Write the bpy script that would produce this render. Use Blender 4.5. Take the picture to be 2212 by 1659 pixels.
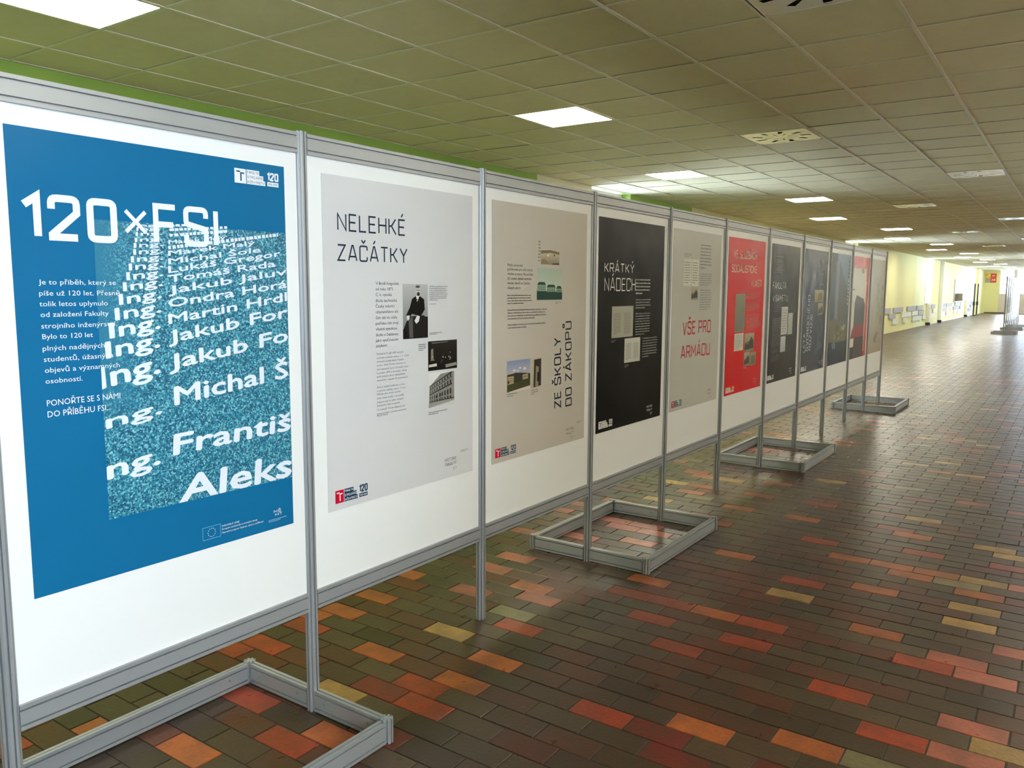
import bpy, bmesh, math, random, json
from mathutils import Vector, Matrix
random.seed(7)
for o in list(bpy.data.objects): bpy.data.objects.remove(o)
SC = bpy.context.scene
COL = SC.collection
# ------------------------------------------------------------------ camera
CAM = Vector((2.1564, -0.8600, 1.5066)); YAW, PIT, ROL = -0.6104, -0.1176, 0.0050; FPX = 1745.8
def cam_axes():
    cy, sy = math.cos(YAW), math.sin(YAW)
    f = Vector((sy*math.cos(PIT), cy*math.cos(PIT), math.sin(PIT)))
    r0 = Vector((cy, -sy, 0)); u0 = r0.cross(f)
    r = r0*math.cos(ROL)+u0*math.sin(ROL); u = -r0*math.sin(ROL)+u0*math.cos(ROL)
    return r, u, f
RX, UP, FW = cam_axes()
cd = bpy.data.cameras.new('camera'); cam = bpy.data.objects.new('camera', cd); COL.objects.link(cam)
M = Matrix((RX, UP, -FW)).transposed().to_4x4(); M.translation = CAM
cam.matrix_world = M
cd.sensor_width = 36; cd.lens = FPX/2212*36; cd.clip_start = .05; cd.clip_end = 300
SC.camera = cam
# ------------------------------------------------------------------ world, light, exposure
def world(strength, col):
    w = bpy.data.worlds.new('overcast_sky'); SC.world = w; w.use_nodes = True
    b = w.node_tree.nodes['Background']; b.inputs[0].default_value = (*col, 1); b.inputs[1].default_value = strength
SKY = 17.0
world(SKY, (0.66, 0.81, 1.0))
LAMP = 33.0                      # ceiling panel emission
SC.view_settings.view_transform = 'Standard'; SC.view_settings.look = 'None'
SC.view_settings.gamma = 1; SC.view_settings.use_curve_mapping = False
SC.view_settings.exposure = 0.75
def portal(name, loc, sx, sy, rot):
    l = bpy.data.lights.new(name, 'AREA'); l.shape = 'RECTANGLE'; l.size = sx; l.size_y = sy
    l.cycles.is_portal = True
    o = bpy.data.objects.new(name, l); o.location = loc; o.rotation_euler = rot; COL.objects.link(o)

# ------------------------------------------------------------------ helpers
def lin(c):
    return c/12.92 if c <= .04045 else ((c+.055)/1.055)**2.4
def hx(s):
    s = s.lstrip('#'); return tuple(lin(int(s[i:i+2], 16)/255) for i in (0, 2, 4))
def nmat(name):
    m = bpy.data.materials.new(name); m.use_nodes = True
    nt = m.node_tree; return m, nt, nt.nodes['Principled BSDF']
def mat(name, col, rough=.5, metal=0, var=.06, scale=6, bump=0, bscale=60, spec=.5, coat=0):
    m, nt, b = nmat(name)
    tc = nt.nodes.new('ShaderNodeNewGeometry')
    n = nt.nodes.new('ShaderNodeTexNoise'); n.inputs['Scale'].default_value = scale; n.inputs['Detail'].default_value = 4
    nt.links.new(tc.outputs['Position'], n.inputs['Vector'])
    mx = nt.nodes.new('ShaderNodeMix'); mx.data_type = 'RGBA'
    mx.inputs[6].default_value = (*[c*(1-var) for c in col], 1); mx.inputs[7].default_value = (*[min(1, c*(1+var)) for c in col], 1)
    nt.links.new(n.outputs['Fac'], mx.inputs[0]); nt.links.new(mx.outputs[2], b.inputs['Base Color'])
    b.inputs['Roughness'].default_value = rough; b.inputs['Metallic'].default_value = metal
    b.inputs['Specular IOR Level'].default_value = spec; b.inputs['Coat Weight'].default_value = coat
    if bump:
        n2 = nt.nodes.new('ShaderNodeTexNoise'); n2.inputs['Scale'].default_value = bscale; n2.inputs['Detail'].default_value = 3
        nt.links.new(tc.outputs['Position'], n2.inputs['Vector'])
        bp = nt.nodes.new('ShaderNodeBump'); bp.inputs['Strength'].default_value = bump; bp.inputs['Distance'].default_value = .01
        nt.links.new(n2.outputs['Fac'], bp.inputs['Height']); nt.links.new(bp.outputs[0], b.inputs['Normal'])
    return m
def emis(name, col, s):
    m, nt, b = nmat(name); b.inputs['Base Color'].default_value = (*col, 1)
    b.inputs['Emission Color'].default_value = (*col, 1); b.inputs['Emission Strength'].default_value = s
    return m
def glass(name, tint=(1, 1, 1)):
    m = bpy.data.materials.new(name); m.use_nodes = True; nt = m.node_tree; nt.nodes.clear()
    out = nt.nodes.new('ShaderNodeOutputMaterial'); mx = nt.nodes.new('ShaderNodeMixShader')
    t = nt.nodes.new('ShaderNodeBsdfTransparent'); g = nt.nodes.new('ShaderNodeBsdfGlossy'); fr = nt.nodes.new('ShaderNodeFresnel')
    fr.inputs[0].default_value = 1.45; g.inputs['Roughness'].default_value = .03; t.inputs[0].default_value = (*tint, 1)
    nt.links.new(fr.outputs[0], mx.inputs[0]); nt.links.new(t.outputs[0], mx.inputs[1]); nt.links.new(g.outputs[0], mx.inputs[2])
    nt.links.new(mx.outputs[0], out.inputs[0]); return m
def mk(name, me, m=None, parent=None, loc=(0, 0, 0), scale=None):
    o = bpy.data.objects.new(name, me)
    if m is not None and not me.materials: me.materials.append(m)
    o.location = loc
    if scale: o.scale = scale
    if parent: o.parent = parent
    COL.objects.link(o); return o
def mesh(name, vs, fs):
    me = bpy.data.meshes.new(name); me.from_pydata(vs, [], fs); me.update(); return me
class B:
    def __init__(s): s.v = []; s.f = []
    def box(s, x0, y0, z0, x1, y1, z1):
        n = len(s.v)
        s.v += [(x0, y0, z0), (x1, y0, z0), (x1, y1, z0), (x0, y1, z0), (x0, y0, z1), (x1, y0, z1), (x1, y1, z1), (x0, y1, z1)]
        s.f += [tuple(n+i for i in q) for q in ((3, 2, 1, 0), (4, 5, 6, 7), (0, 1, 5, 4), (1, 2, 6, 5), (2, 3, 7, 6), (3, 0, 4, 7))]
        return s
    def prism(s, pts, axis, a, b):   # pts 2D ccw, extrude along axis
        n = len(s.v); k = len(pts)
        def P(p, t):
            return {'z': (p[0], p[1], t), 'y': (p[0], t, p[1]), 'x': (t, p[0], p[1])}[axis]
        s.v += [P(p, a) for p in pts]+[P(p, b) for p in pts]
        fl = axis == 'y'
        for i in range(k):
            j = (i+1) % k; q = (n+i, n+j, n+k+j, n+k+i); s.f.append(q[::-1] if fl else q)
        lo = tuple(n+i for i in range(k)); hi = tuple(n+k+i for i in range(k))
        s.f += [lo if fl else lo[::-1], hi[::-1] if fl else hi]
        return s
    def build(s, name, m, parent=None, loc=(0, 0, 0), bevel=0):
        me = mesh(name, s.v, s.f); o = mk(name, me, m, parent, loc)
        if bevel:
            bv = o.modifiers.new('bevel', 'BEVEL'); bv.width = bevel; bv.segments = 2; bv.limit_method = 'ANGLE'
        return o
def tag(o, label=None, cat=None, group=None, kind=None):
    for k, v in (('label', label), ('category', cat), ('group', group), ('kind', kind)):
        if v: o[k] = v
    return o
def thing(name, label, cat, loc=(0, 0, 0), group=None):
    o = bpy.data.objects.new(name, None); o.location = loc; o.empty_display_size = .1; COL.objects.link(o)
    return tag(o, label, cat, group)
def struct(o): o['kind'] = 'structure'; return o
def inview(p, mgn=60):
    d = Vector(p)-CAM; z = d.dot(FW)
    if z < .1: return None
    x = 1106+FPX*d.dot(RX)/z; y = 829.5-FPX*d.dot(UP)/z
    return z if -mgn < x < 2212+mgn and -mgn < y < 1659+mgn else None

# ------------------------------------------------------------------ materials
m_alu = mat('anodised_aluminium', (.33, .345, .35), .40, .35, .04, 3)
m_board = mat('white_melamine', (.80, .81, .79), .38, 0, .015, 2)
m_tile = mat('mineral_ceiling_tile', (.72, .67, .45), .95, 0, .05, 14, .25, 220)
m_tee = mat('painted_ceiling_tee', (.74, .70, .57), .45, 0, .03, 3)
m_white = mat('white_lacquer', (.88, .86, .76), .2, 0, .03, 3, coat=.6)
m_dark = mat('dark_void', (.012, .011, .009), .8, 0, .1, 3)
m_black = mat('black_plastic', (.015, .015, .016), .45, 0, .1, 3)
m_green = mat('lime_wall_paint', (.27, .42, .08), .75, 0, .05, 2, .1, 90)
m_cream = mat('cream_wall_paint', (.72, .68, .48), .75, 0, .03, 2, .1, 90)
m_pale = mat('pale_yellow_wall_paint', (.74, .72, .36), .75, 0, .03, 2, .1, 90)
m_yellow = mat('yellow_wall_paint', (.86, .79, .38), .75, 0, .03, 2, .1, 90)
m_mint = mat('pale_mint_wall_paint', (.72, .78, .52), .75, 0, .03, 2, .1, 90)
m_off = mat('off_white_paint', (.78, .76, .70), .7, 0, .03, 2, .1, 90)
m_pink = mat('pinkish_white_paint', (.80, .68, .60), .7, 0, .03, 2, .1, 90)
m_grout = mat('dark_mortar', (.035, .026, .018), .8, 0, .3, 20, .3, 150)
m_lblk = mat('grey_relief_block', (.36, .35, .38), .6, 0, .05, 5)
m_lblk2 = mat('pale_relief_block', (.68, .70, .62), .6, 0, .05, 5)
m_base = mat('dark_brown_skirting', (.09, .05, .03), .5, 0, .1, 5)
m_glass = glass('window_glass')
m_diff = emis('lit_diffuser', (1.0, .95, .80), LAMP)
def ink_material(name, rough, spec=.5):
    m, nt, b = nmat(name)
    a = nt.nodes.new('ShaderNodeAttribute'); a.attribute_name = 'ink'
    n = nt.nodes.new('ShaderNodeTexNoise'); n.inputs['Scale'].default_value = 500
    tc = nt.nodes.new('ShaderNodeNewGeometry'); nt.links.new(tc.outputs['Position'], n.inputs['Vector'])
    mx = nt.nodes.new('ShaderNodeMix'); mx.data_type = 'RGBA'; mx.blend_type = 'MULTIPLY'; mx.inputs[0].default_value = .12
    nt.links.new(a.outputs['Color'], mx.inputs[6]); nt.links.new(n.outputs['Color'], mx.inputs[7])
    nt.links.new(mx.outputs[2], b.inputs['Base Color']); b.inputs['Roughness'].default_value = rough; b.inputs['Specular IOR Level'].default_value = spec
    return m
m_ink = ink_material('printing_ink', .35, .1)
def paper_material(name, col, var=.03):
    m, nt, b = nmat(name)
    tc = nt.nodes.new('ShaderNodeNewGeometry')
    n = nt.nodes.new('ShaderNodeTexNoise'); n.inputs['Scale'].default_value = 3; nt.links.new(tc.outputs['Position'], n.inputs['Vector'])
    mx = nt.nodes.new('ShaderNodeMix'); mx.data_type = 'RGBA'
    mx.inputs[6].default_value = (*[c*(1-var) for c in col], 1); mx.inputs[7].default_value = (*[c*(1+var) for c in col], 1)
    nt.links.new(n.outputs['Fac'], mx.inputs[0]); nt.links.new(mx.outputs[2], b.inputs['Base Color'])
    b.inputs['Roughness'].default_value = .26; b.inputs['Specular IOR Level'].default_value = .08
    n2 = nt.nodes.new('ShaderNodeTexNoise'); n2.inputs['Scale'].default_value = 3.2; n2.inputs['Detail'].default_value = 1
    nt.links.new(tc.outputs['Position'], n2.inputs['Vector'])
    bp = nt.nodes.new('ShaderNodeBump'); bp.inputs['Strength'].default_value = .35; bp.inputs['Distance'].default_value = .03
    nt.links.new(n2.outputs['Fac'], bp.inputs['Height']); nt.links.new(bp.outputs[0], b.inputs['Normal'])
    return m
def brick_material(name, use_object):
    m, nt, b = nmat(name); N = nt.nodes.new; L = nt.links.new
    if use_object:
        a = N('ShaderNodeObjectInfo'); colr = a.outputs['Color']
    else:
        a = N('ShaderNodeAttribute'); a.attribute_name = 'brick_colour'; colr = a.outputs['Color']
    g = N('ShaderNodeNewGeometry')
    n1 = N('ShaderNodeTexNoise'); n1.inputs['Scale'].default_value = 9; n1.inputs['Detail'].default_value = 3; L(g.outputs['Position'], n1.inputs['Vector'])
    r = N('ShaderNodeMapRange'); r.inputs[1].default_value = .38; r.inputs[2].default_value = .62; r.inputs[3].default_value = 0; r.inputs[4].default_value = .38
    L(n1.outputs['Fac'], r.inputs[0])
    b.inputs['Specular IOR Level'].default_value = .34
    mx = N('ShaderNodeMix'); mx.data_type = 'RGBA'; mx.inputs[7].default_value = (.045, .03, .018, 1)
    L(r.outputs[0], mx.inputs[0]); L(colr, mx.inputs[6])
    n2 = N('ShaderNodeTexNoise'); n2.inputs['Scale'].default_value = 70; n2.inputs['Detail'].default_value = 5; L(g.outputs['Position'], n2.inputs['Vector'])
    m2 = N('ShaderNodeMix'); m2.data_type = 'RGBA'; m2.blend_type = 'MULTIPLY'; m2.inputs[0].default_value = 1
    r2 = N('ShaderNodeMapRange'); r2.inputs[3].default_value = .65; r2.inputs[4].default_value = 1.35; L(n2.outputs['Fac'], r2.inputs[0])
    L(mx.outputs[2], m2.inputs[6]); L(r2.outputs[0], m2.inputs[7]); L(m2.outputs[2], b.inputs['Base Color'])
    r3 = N('ShaderNodeMapRange'); r3.inputs[3].default_value = .22; r3.inputs[4].default_value = .40; L(n1.outputs['Fac'], r3.inputs[0]); L(r3.outputs[0], b.inputs['Roughness'])
    bp = N('ShaderNodeBump'); bp.inputs['Strength'].default_value = .22; bp.inputs['Distance'].default_value = .004
    L(n2.outputs['Fac'], bp.inputs['Height']); L(bp.outputs[0], b.inputs['Normal'])
    return m
m_brick = brick_material('glazed_floor_brick', True)
m_brickf = brick_material('glazed_floor_brick_far', False)

# ------------------------------------------------------------------ room shell
WX, RWX, Y0, Y1, H = -3.37, 3.6, -4.6, 63.0, 2.89
b = B().box(WX-.3, Y0-.3, -.2, RWX+.3, Y1+.3, -.004)
floor = struct(b.build('floor', m_grout))
segs = [(Y0, 7.55, m_green), (7.55, 8.9, m_cream), (10.05, 12.35, m_green), (12.35, 23.35, m_pale), (24.9, 31.5, m_pale),
        (31.5, 35.5, m_pale), (35.5, 38.0, m_mint), (39.55, 52.6, m_pale), (54.1, 57.4, m_mint), (57.4, Y1, m_yellow)]
walls = []
for a, c, m in segs:
    o = struct(B().box(WX-.25, a, 0, WX, c, H+.02).build('wall_left', m)); walls.append((o, (a, c)))
WIN = [(8.9, 10.05), (23.35, 24.9), (38.0, 39.55), (52.6, 54.1)]
m_frame = mat('white_window_frame', (.75, .76, .74), .4, 0, .03, 3)
for k, (a, c) in enumerate(WIN):
    struct(B().box(WX-.25, a, 0, WX, c, .95).build('wall_left', m_pale if k else m_green))
    w = B()
    x0, x1 = WX-.20, WX-.14
    w.box(x0, a, .95, x1, a+.05, H); w.box(x0, c-.05, .95, x1, c, H); w.box(x0, a+.05, .95, x1, c-.05, 1.0); w.box(x0, a+.05, H-.05, x1, c-.05, H)
    fr = struct(w.build('window_%d' % (k+1), m_frame, bevel=.004))
    B().box(WX-.175, a+.05, 1.0, WX-.168, c-.05, H-.05).build('pane', m_glass, fr)
    B().box(x0+.008, (a+c)/2-.02, 1.0, x1-.008, (a+c)/2+.02, H-.05).build('mullion', m_frame, fr)
    B().box(WX-.14, a, .95, WX+.04, c, .975).build('sill', m_frame, fr)
    portal('window_portal', (WX-.26, (a+c)/2, (.95+H)/2), H-.95, c-a, (0, -math.pi/2, 0))
# right wall: window beside the camera, out of frame; unseen ones farther down added to brighten the far end
RW = [(-1.95, -.5), (35.5, 39.0), (44.5, 48.0), (53.0, 58.5)]
y = Y0
for k, (a, c) in enumerate(RW):
    struct(B().box(RWX, y, 0, RWX+.25, a, H+.02).build('wall_right', m_off))
    struct(B().box(RWX, a, 0, RWX+.25, c, .9).build('wall_right', m_off))
    w = B(); x0, x1 = RWX+.1, RWX+.16
    w.box(x0, a, .9, x1, a+.06, H); w.box(x0, c-.06, .9, x1, c, H); w.box(x0, a+.06, .9, x1, c-.06, .96); w.box(x0, a+.06, H-.06, x1, c-.06, H)
    fr = struct(w.build('window_%d' % (k+5), m_frame))
    B().box(RWX+.126, a+.06, .96, RWX+.134, c-.06, H-.06).build('pane', m_glass, fr)
    B().box(x0+.008, (a+c)/2-.03, .96, x1-.008, (a+c)/2+.03, H-.06).build('mullion', m_frame, fr)
    portal('window_portal', (RWX+.26, (a+c)/2, (.9+H)/2), H-.9, c-a, (0, math.pi/2, 0))
    y = c
struct(B().box(RWX, y, 0, RWX+.25, Y1, H+.02).build('wall_right', m_off))
struct(B().box(WX-.25, Y0-.25, 0, RWX+.25, Y0, H+.02).build('wall_back', m_off))
# far end wall: yellow panel, then a low wall with tall windows
struct(B().box(WX-.25, Y1, 0, -2.42, Y1+.25, H+.02).build('wall_end', m_yellow))
struct(B().box(-2.42, Y1, 0, RWX+.25, Y1+.25, 1.28).build('wall_end', m_pink))
w = B(); z0 = 1.28
xs = [-2.42, -1.5, .1, 1.7, RWX]
for x in xs: w.box(x-.03 if x != -2.42 else x, Y1+.08, z0, x+.05, Y1+.16, H)
for i in range(4): w.box(xs[i]+.05, Y1+.08, z0, xs[i+1]-.03, Y1+.14, z0+.05); w.box(xs[i]+.05, Y1+.08, H-.05, xs[i+1]-.03, Y1+.14, H)
fr = struct(w.build('window_9', m_frame))
for i in range(4): B().box(xs[i]+.05, Y1+.105, z0+.05, xs[i+1]-.03, Y1+.112, H-.05).build('pane', m_glass, fr)
portal('window_portal', (.6, Y1+.27, (z0+H)/2), 6.0, H-z0, (-math.pi/2, 0, 0))
struct(B().box(-1.60, Y1-.30, 0, -1.40, Y1, H).build('trim_5', m_off))
struct(B().box(WX, 58.4, 0, WX+.14, 59.1, H).build('trim_4', m_yellow, bevel=.01))
for k, yc in enumerate((38.75, 42.35, 52.95)):
    c = struct(B().box(WX+.005, yc-.1, .12, WX+.16, yc+.1, H-.002).build('trim_%d' % (k+1), m_off, bevel=.008))
    B().box(WX+.003, yc-.11, .0, WX+.17, yc+.11, .12).build('foot_shoe', m_black, c)
struct(B().box(WX+.145, Y1-.02, 0, -1.61, Y1, .07).build('baseboard_end', m_base))
struct(B().box(WX, 12.35, 0, WX+.012, 38.6, .05).build('baseboard_left', m_pale))
for (a, c) in ((38.9, 42.2), (42.5, 52.8), (53.1, 58.38)):
    struct(B().box(WX, a, 0, WX+.012, c, .05).build('baseboard_left', m_off))
# staggered relief blocks low on the left wall
holder = [(29.0, 30.4, 1, 1), (30.9, 32.75, 1, 1), (33.7, 35.6, 1, 1), (35.95, 37.6, 1, 1), (39.9, 41.0, 1, 1), (42.9, 44.6, 1, 1), (44.8, 46.9, 1, 1), (48.2, 50.2, 1, 1), (50.6, 52.3, 1, 0), (54.2, 55.9, 1, 1), (56.3, 57.2, 1, 1),
          (30.1, 31.3, 2, 1), (32.6, 34.5, 2, 0), (34.85, 36.2, 2, 0), (36.4, 37.8, 2, 1), (40.4, 41.6, 2, 0), (43.3, 45.2, 2, 1), (46.4, 47.2, 2, 0), (47.6, 50.0, 2, 1), (50.4, 52.0, 2, 1), (53.6, 55.2, 2, 1), (55.6, 57.0, 2, 1),
          (30.8, 31.8, 3, 0), (32.9, 33.7, 3, 0), (35.0, 37.2, 3, 0), (37.6, 38.4, 3, 0), (39.7, 41.2, 3, 0), (43.0, 44.4, 3, 0), (44.9, 46.4, 3, 0), (48.0, 49.0, 3, 0), (49.4, 51.6, 3, 0), (54.6, 56.2, 3, 1)]
rows = {1: (.71, .885), 2: (.50, .675), 3: (.285, .465)}
for a, c, r, g in holder:
    z0, z1 = rows[r]; par = next(w for w, (p, q) in walls if p <= (a+c)/2 <= q)
    B().box(WX, a, z0, WX+.05, c, z1).build('relief_block', m_lblk if g else m_lblk2, par)

# ------------------------------------------------------------------ floor bricks
PXL, PYL = .22, .11
FIXED = {}
C = {'o': '#b4663a', 'r': '#a2462f', 'y': '#b3935a', 'p': '#b0695a', 'b': '#6b4436', 'd': '#74322a', 'g': '#7f7c5c'}
BR = [[-0.2,19,"p"],[-0.05,18,"p"],[0.1,16,"p"],[0.37,22,"r"],[0.75,26,"o"],[0.96,22,"r"],[0.84,19,"b"],[0.65,17,"o"],[1.4,26,"o"],[1.17,20,"o"],[1.39,20,"o"],[1.64,20,"o"],[1.81,20,"y"],[1.97,20,"p"],[1.49,19,"o"],[1.16,18,"b"],[1.7,19,"g"],[1.82,18,"o"],[1.82,16,"y"],[1.02,15,"r"],[1.12,15,"r"],[1.18,16,"b"],[1.39,16,"o"],[1.09,13,"y"],[0.96,12,"b"],[1.34,12,"b"],[1.46,12,"b"],[1.32,13,"b"],[1.53,11,"o"],[1.84,14,"y"],[1.52,9,"b"],[1.84,10,"p"],[1.76,9,"r"],[1.96,9,"p"],[2.01,12,"p"],[1.08,9,"r"],[1.19,10,"b"],[0.85,9,"o"],[1.04,7,"r"],[0.95,6,"b"],[0.88,5,"r"],[0.64,7,"r"],[0.41,11,"o"],[0.61,11,"b"],[0.41,9,"r"],[0.6,9,"r"],[1.12,5,"b"],[1.39,6,"b"],[1.52,5,"r"],[1.61,6,"b"],[1.32,3,"b"],[1.17,0,"o"],[0.91,-1,"r"],[1.47,1,"o"],[1.13,-1,"d"],[1.17,-2,"d"],[1.46,-1,"d"],[1.71,3,"r"],[1.93,3,"p"],[2.03,4,"y"],[1.99,5,"p"],[1.68,1,"g"],[0.51,14,"b"],[0.67,14,"b"],[-0.66,19,"p"],[-0.68,21,"p"],[-0.58,14,"p"],[-0.34,10,"p"],[-0.02,7,"o"],[0.09,8,"p"],[0.1,6,"p"],[0.22,7,"b"],[0.12,4,"y"],[0.21,3,"r"],[-0.22,19,"p"],[-0.09,19,"p"],[0.03,18,"p"],[0.1,16,"p"],[-0.32,15,"p"],[-0.2,28,"p"],[-0.26,25,"y"],[0.38,9,"r"],[0.54,9,"r"],[-0.7,6,"r"],[-0.64,5,"o"],[-0.58,4,"d"],[-0.58,2,"o"],[-0.57,0,"o"],[-0.35,10,"p"],[-0.33,8,"p"],[-0.28,5,"p"],[-0.14,5,"p"],[0.1,6,"p"],[0.1,8,"b"],[0.1,4,"g"],[-0.04,1,"y"],[-0.13,-2,"o"],[0.3,0,"o"],[-0.63,-2,"r"],[-0.52,-2,"r"],[-0.05,-5,"y"],[0.12,-4,"d"],[0.21,-3,"r"],[0.27,-2,"o"],[0.12,-2,"b"],[0.26,-1,"b"],[0.22,-4,"r"],[-0.2,-7,"r"],[-0.11,-10,"o"],[0.14,-8,"r"],[0.18,-7,"o"],[0.35,-6,"d"],[-0.62,-5,"r"],[-0.59,-6,"b"],[-0.66,-4,"r"],[-0.53,-11,"o"],[-0.74,-12,"b"]]
def rowoff(j): return .085 if j % 2 == 0 else .195
for x, j, cc in BR:
    i = round((x-rowoff(j))/PXL); FIXED[(i, j)] = cc
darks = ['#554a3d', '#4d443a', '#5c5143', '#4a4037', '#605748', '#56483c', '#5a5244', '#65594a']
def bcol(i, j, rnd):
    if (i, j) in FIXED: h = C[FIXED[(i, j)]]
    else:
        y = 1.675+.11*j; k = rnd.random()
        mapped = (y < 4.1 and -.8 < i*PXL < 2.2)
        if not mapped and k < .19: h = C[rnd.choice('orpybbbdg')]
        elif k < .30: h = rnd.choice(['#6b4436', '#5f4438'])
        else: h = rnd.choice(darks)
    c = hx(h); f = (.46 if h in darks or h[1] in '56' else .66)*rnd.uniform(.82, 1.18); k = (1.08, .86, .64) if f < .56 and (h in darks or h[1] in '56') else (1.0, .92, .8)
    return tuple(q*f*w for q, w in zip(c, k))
rnd = random.Random(3)
allb = []
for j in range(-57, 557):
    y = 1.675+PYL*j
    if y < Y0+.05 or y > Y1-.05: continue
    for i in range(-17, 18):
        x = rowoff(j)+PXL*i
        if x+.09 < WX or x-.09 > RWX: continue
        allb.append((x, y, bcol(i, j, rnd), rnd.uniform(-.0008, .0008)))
def brick_faces(hx_, hy, c=.0012):
    t = [(-hx_+c, -hy+c, 0), (hx_-c, -hy+c, 0), (hx_-c, hy-c, 0), (-hx_+c, hy-c, 0)]
    m_ = [(-hx_, -hy, -c), (hx_, -hy, -c), (hx_, hy, -c), (-hx_, hy, -c)]
    lo = [(-hx_, -hy, -.0045), (hx_, -hy, -.0045), (hx_, hy, -.0045), (-hx_, hy, -.0045)]
    f = [(0, 1, 2, 3)]
    for k in range(4):
        n = (k+1) % 4; f += [(4+k, 4+n, n, k), (8+k, 8+n, 4+n, 4+k)]
    return t+m_+lo, f
bm_ = [mesh('brick', *brick_faces(.1075-q, .0527-q*.7)) for q in (0, .0008, .0015)]
for q in bm_: q.materials.append(m_brick)
near = []
for t in allb:
    z = inview((t[0], t[1], 0), 90) if WX+.11 < t[0] < RWX-.11 else None
    if z: near.append((z, t))
near.sort(key=lambda q: q[0]); sel = set(id(t) for _, t in near[:300])
for _, t in near[:300]:
    o = mk('brick', rnd.choice(bm_), None, floor, (t[0], t[1], t[3]))
    o.rotation_euler = (rnd.uniform(-.004, .004), rnd.uniform(-.002, .002), rnd.uniform(-.006, .006)); o.color = (*t[2], 1)
vs, fs, cols = [], [], []
bv0, bf0 = brick_faces(.1072, .0525)
bvf = bv0[:8]; bff = [(0, 1, 2, 3)]+[(4+k, 4+(k+1) % 4, (k+1) % 4, k) for k in range(4)]
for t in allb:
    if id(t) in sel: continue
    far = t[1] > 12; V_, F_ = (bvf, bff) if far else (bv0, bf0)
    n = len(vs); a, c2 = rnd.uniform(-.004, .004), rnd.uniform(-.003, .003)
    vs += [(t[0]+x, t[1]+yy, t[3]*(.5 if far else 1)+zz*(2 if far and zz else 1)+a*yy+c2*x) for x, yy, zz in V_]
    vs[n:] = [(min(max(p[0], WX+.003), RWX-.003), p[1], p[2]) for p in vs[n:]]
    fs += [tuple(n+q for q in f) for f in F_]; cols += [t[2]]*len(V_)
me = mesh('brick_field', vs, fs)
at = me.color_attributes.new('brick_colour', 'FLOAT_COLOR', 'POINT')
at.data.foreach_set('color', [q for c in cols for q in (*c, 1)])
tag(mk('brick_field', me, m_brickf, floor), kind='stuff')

# ------------------------------------------------------------------ ceiling
T = .6045; CX0, CY0 = .122, 2.8133
ceil = struct(B().box(WX-.3, Y0-.3, H+.02, RWX+.3, Y1+.3, H+.2).build('ceiling', m_tile))
lights = {}; grilles = {}
for n in range(-1, 16):
    i = -4 if n % 2 == 0 else -3; j = -3+6*n
    lights[(i, j)] = n
for n in range(-1, 16):
    lights[(4 if n % 2 == 0 else 5, -3+6*n)] = 100+n
for n in range(0, 8):
    i = 1 if n % 2 == 0 else -1; grilles[(i, 0+6*n)] = n
ti = B().box(-.292, -.292, 0, .292, .292, .014)
tme = mesh('ceiling_tile', ti.v, ti.f); tme.materials.append(m_tile)
cells = []
imin = math.floor((WX-CX0)/T); imax = math.floor((RWX-CX0)/T); jmin = math.floor((Y0-CY0)/T); jmax = math.floor((Y1-CY0)/T)
for i in range(imin, imax+1):
    for j in range(jmin, jmax+1):
        if (i, j) in lights or (i, j) in grilles: continue
        cells.append((i, j))
TZ = H+.003
nearT = []
for (i, j) in cells:
    x, y = CX0+(i+.5)*T, CY0+(j+.5)*T
    full = x-T/2 >= WX and x+T/2 <= RWX and y-T/2 >= Y0 and y+T/2 <= Y1
    z = inview((x, y, H), 150)
    if full and z: nearT.append((z, (i, j)))
nearT.sort(); selT = set(q for _, q in nearT[:300])
fb = B()
for (i, j) in cells:
    x, y = CX0+(i+.5)*T, CY0+(j+.5)*T
    if (i, j) in selT:
        o = mk('ceiling_tile', tme, None, ceil, (x, y, TZ+rnd.uniform(-.001, .001)))
        o.rotation_euler = (rnd.uniform(-.003, .003), rnd.uniform(-.003, .003), 0)
    else:
        x0, x1, y0, y1 = max(x-.292, WX+.001), min(x+.292, RWX-.001), max(y-.292, Y0+.001), min(y+.292, Y1-.001)
        if x1 > x0 and y1 > y0: fb.box(x0, y0, TZ, x1, y1, TZ+.014)
tag(fb.build('ceiling_tiles', m_tile, ceil), kind='stuff')
for i in range(imin+1, imax+1):
    x = CX0+i*T; B().box(x-.012, Y0, H-.004, x+.012, Y1, H+.001).build('grid_runner', m_tee, ceil)
ct = B()
for j in range(jmin+1, jmax+1):
    y = CY0+j*T
    for i in range(imin, imax+1):
        xa, xb = max(CX0+i*T+.012, WX), min(CX0+(i+1)*T-.012, RWX)
        if xb > xa: ct.box(xa, y-.010, H-.0025, xb, y+.010, H+.001)
tag(ct.build('cross_tees', m_tee, ceil), kind='stuff')
tag(B().box(WX, Y0, H-.004, WX+.022, Y1, H+.001).build('wall_angle', m_tee, ceil))
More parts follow.
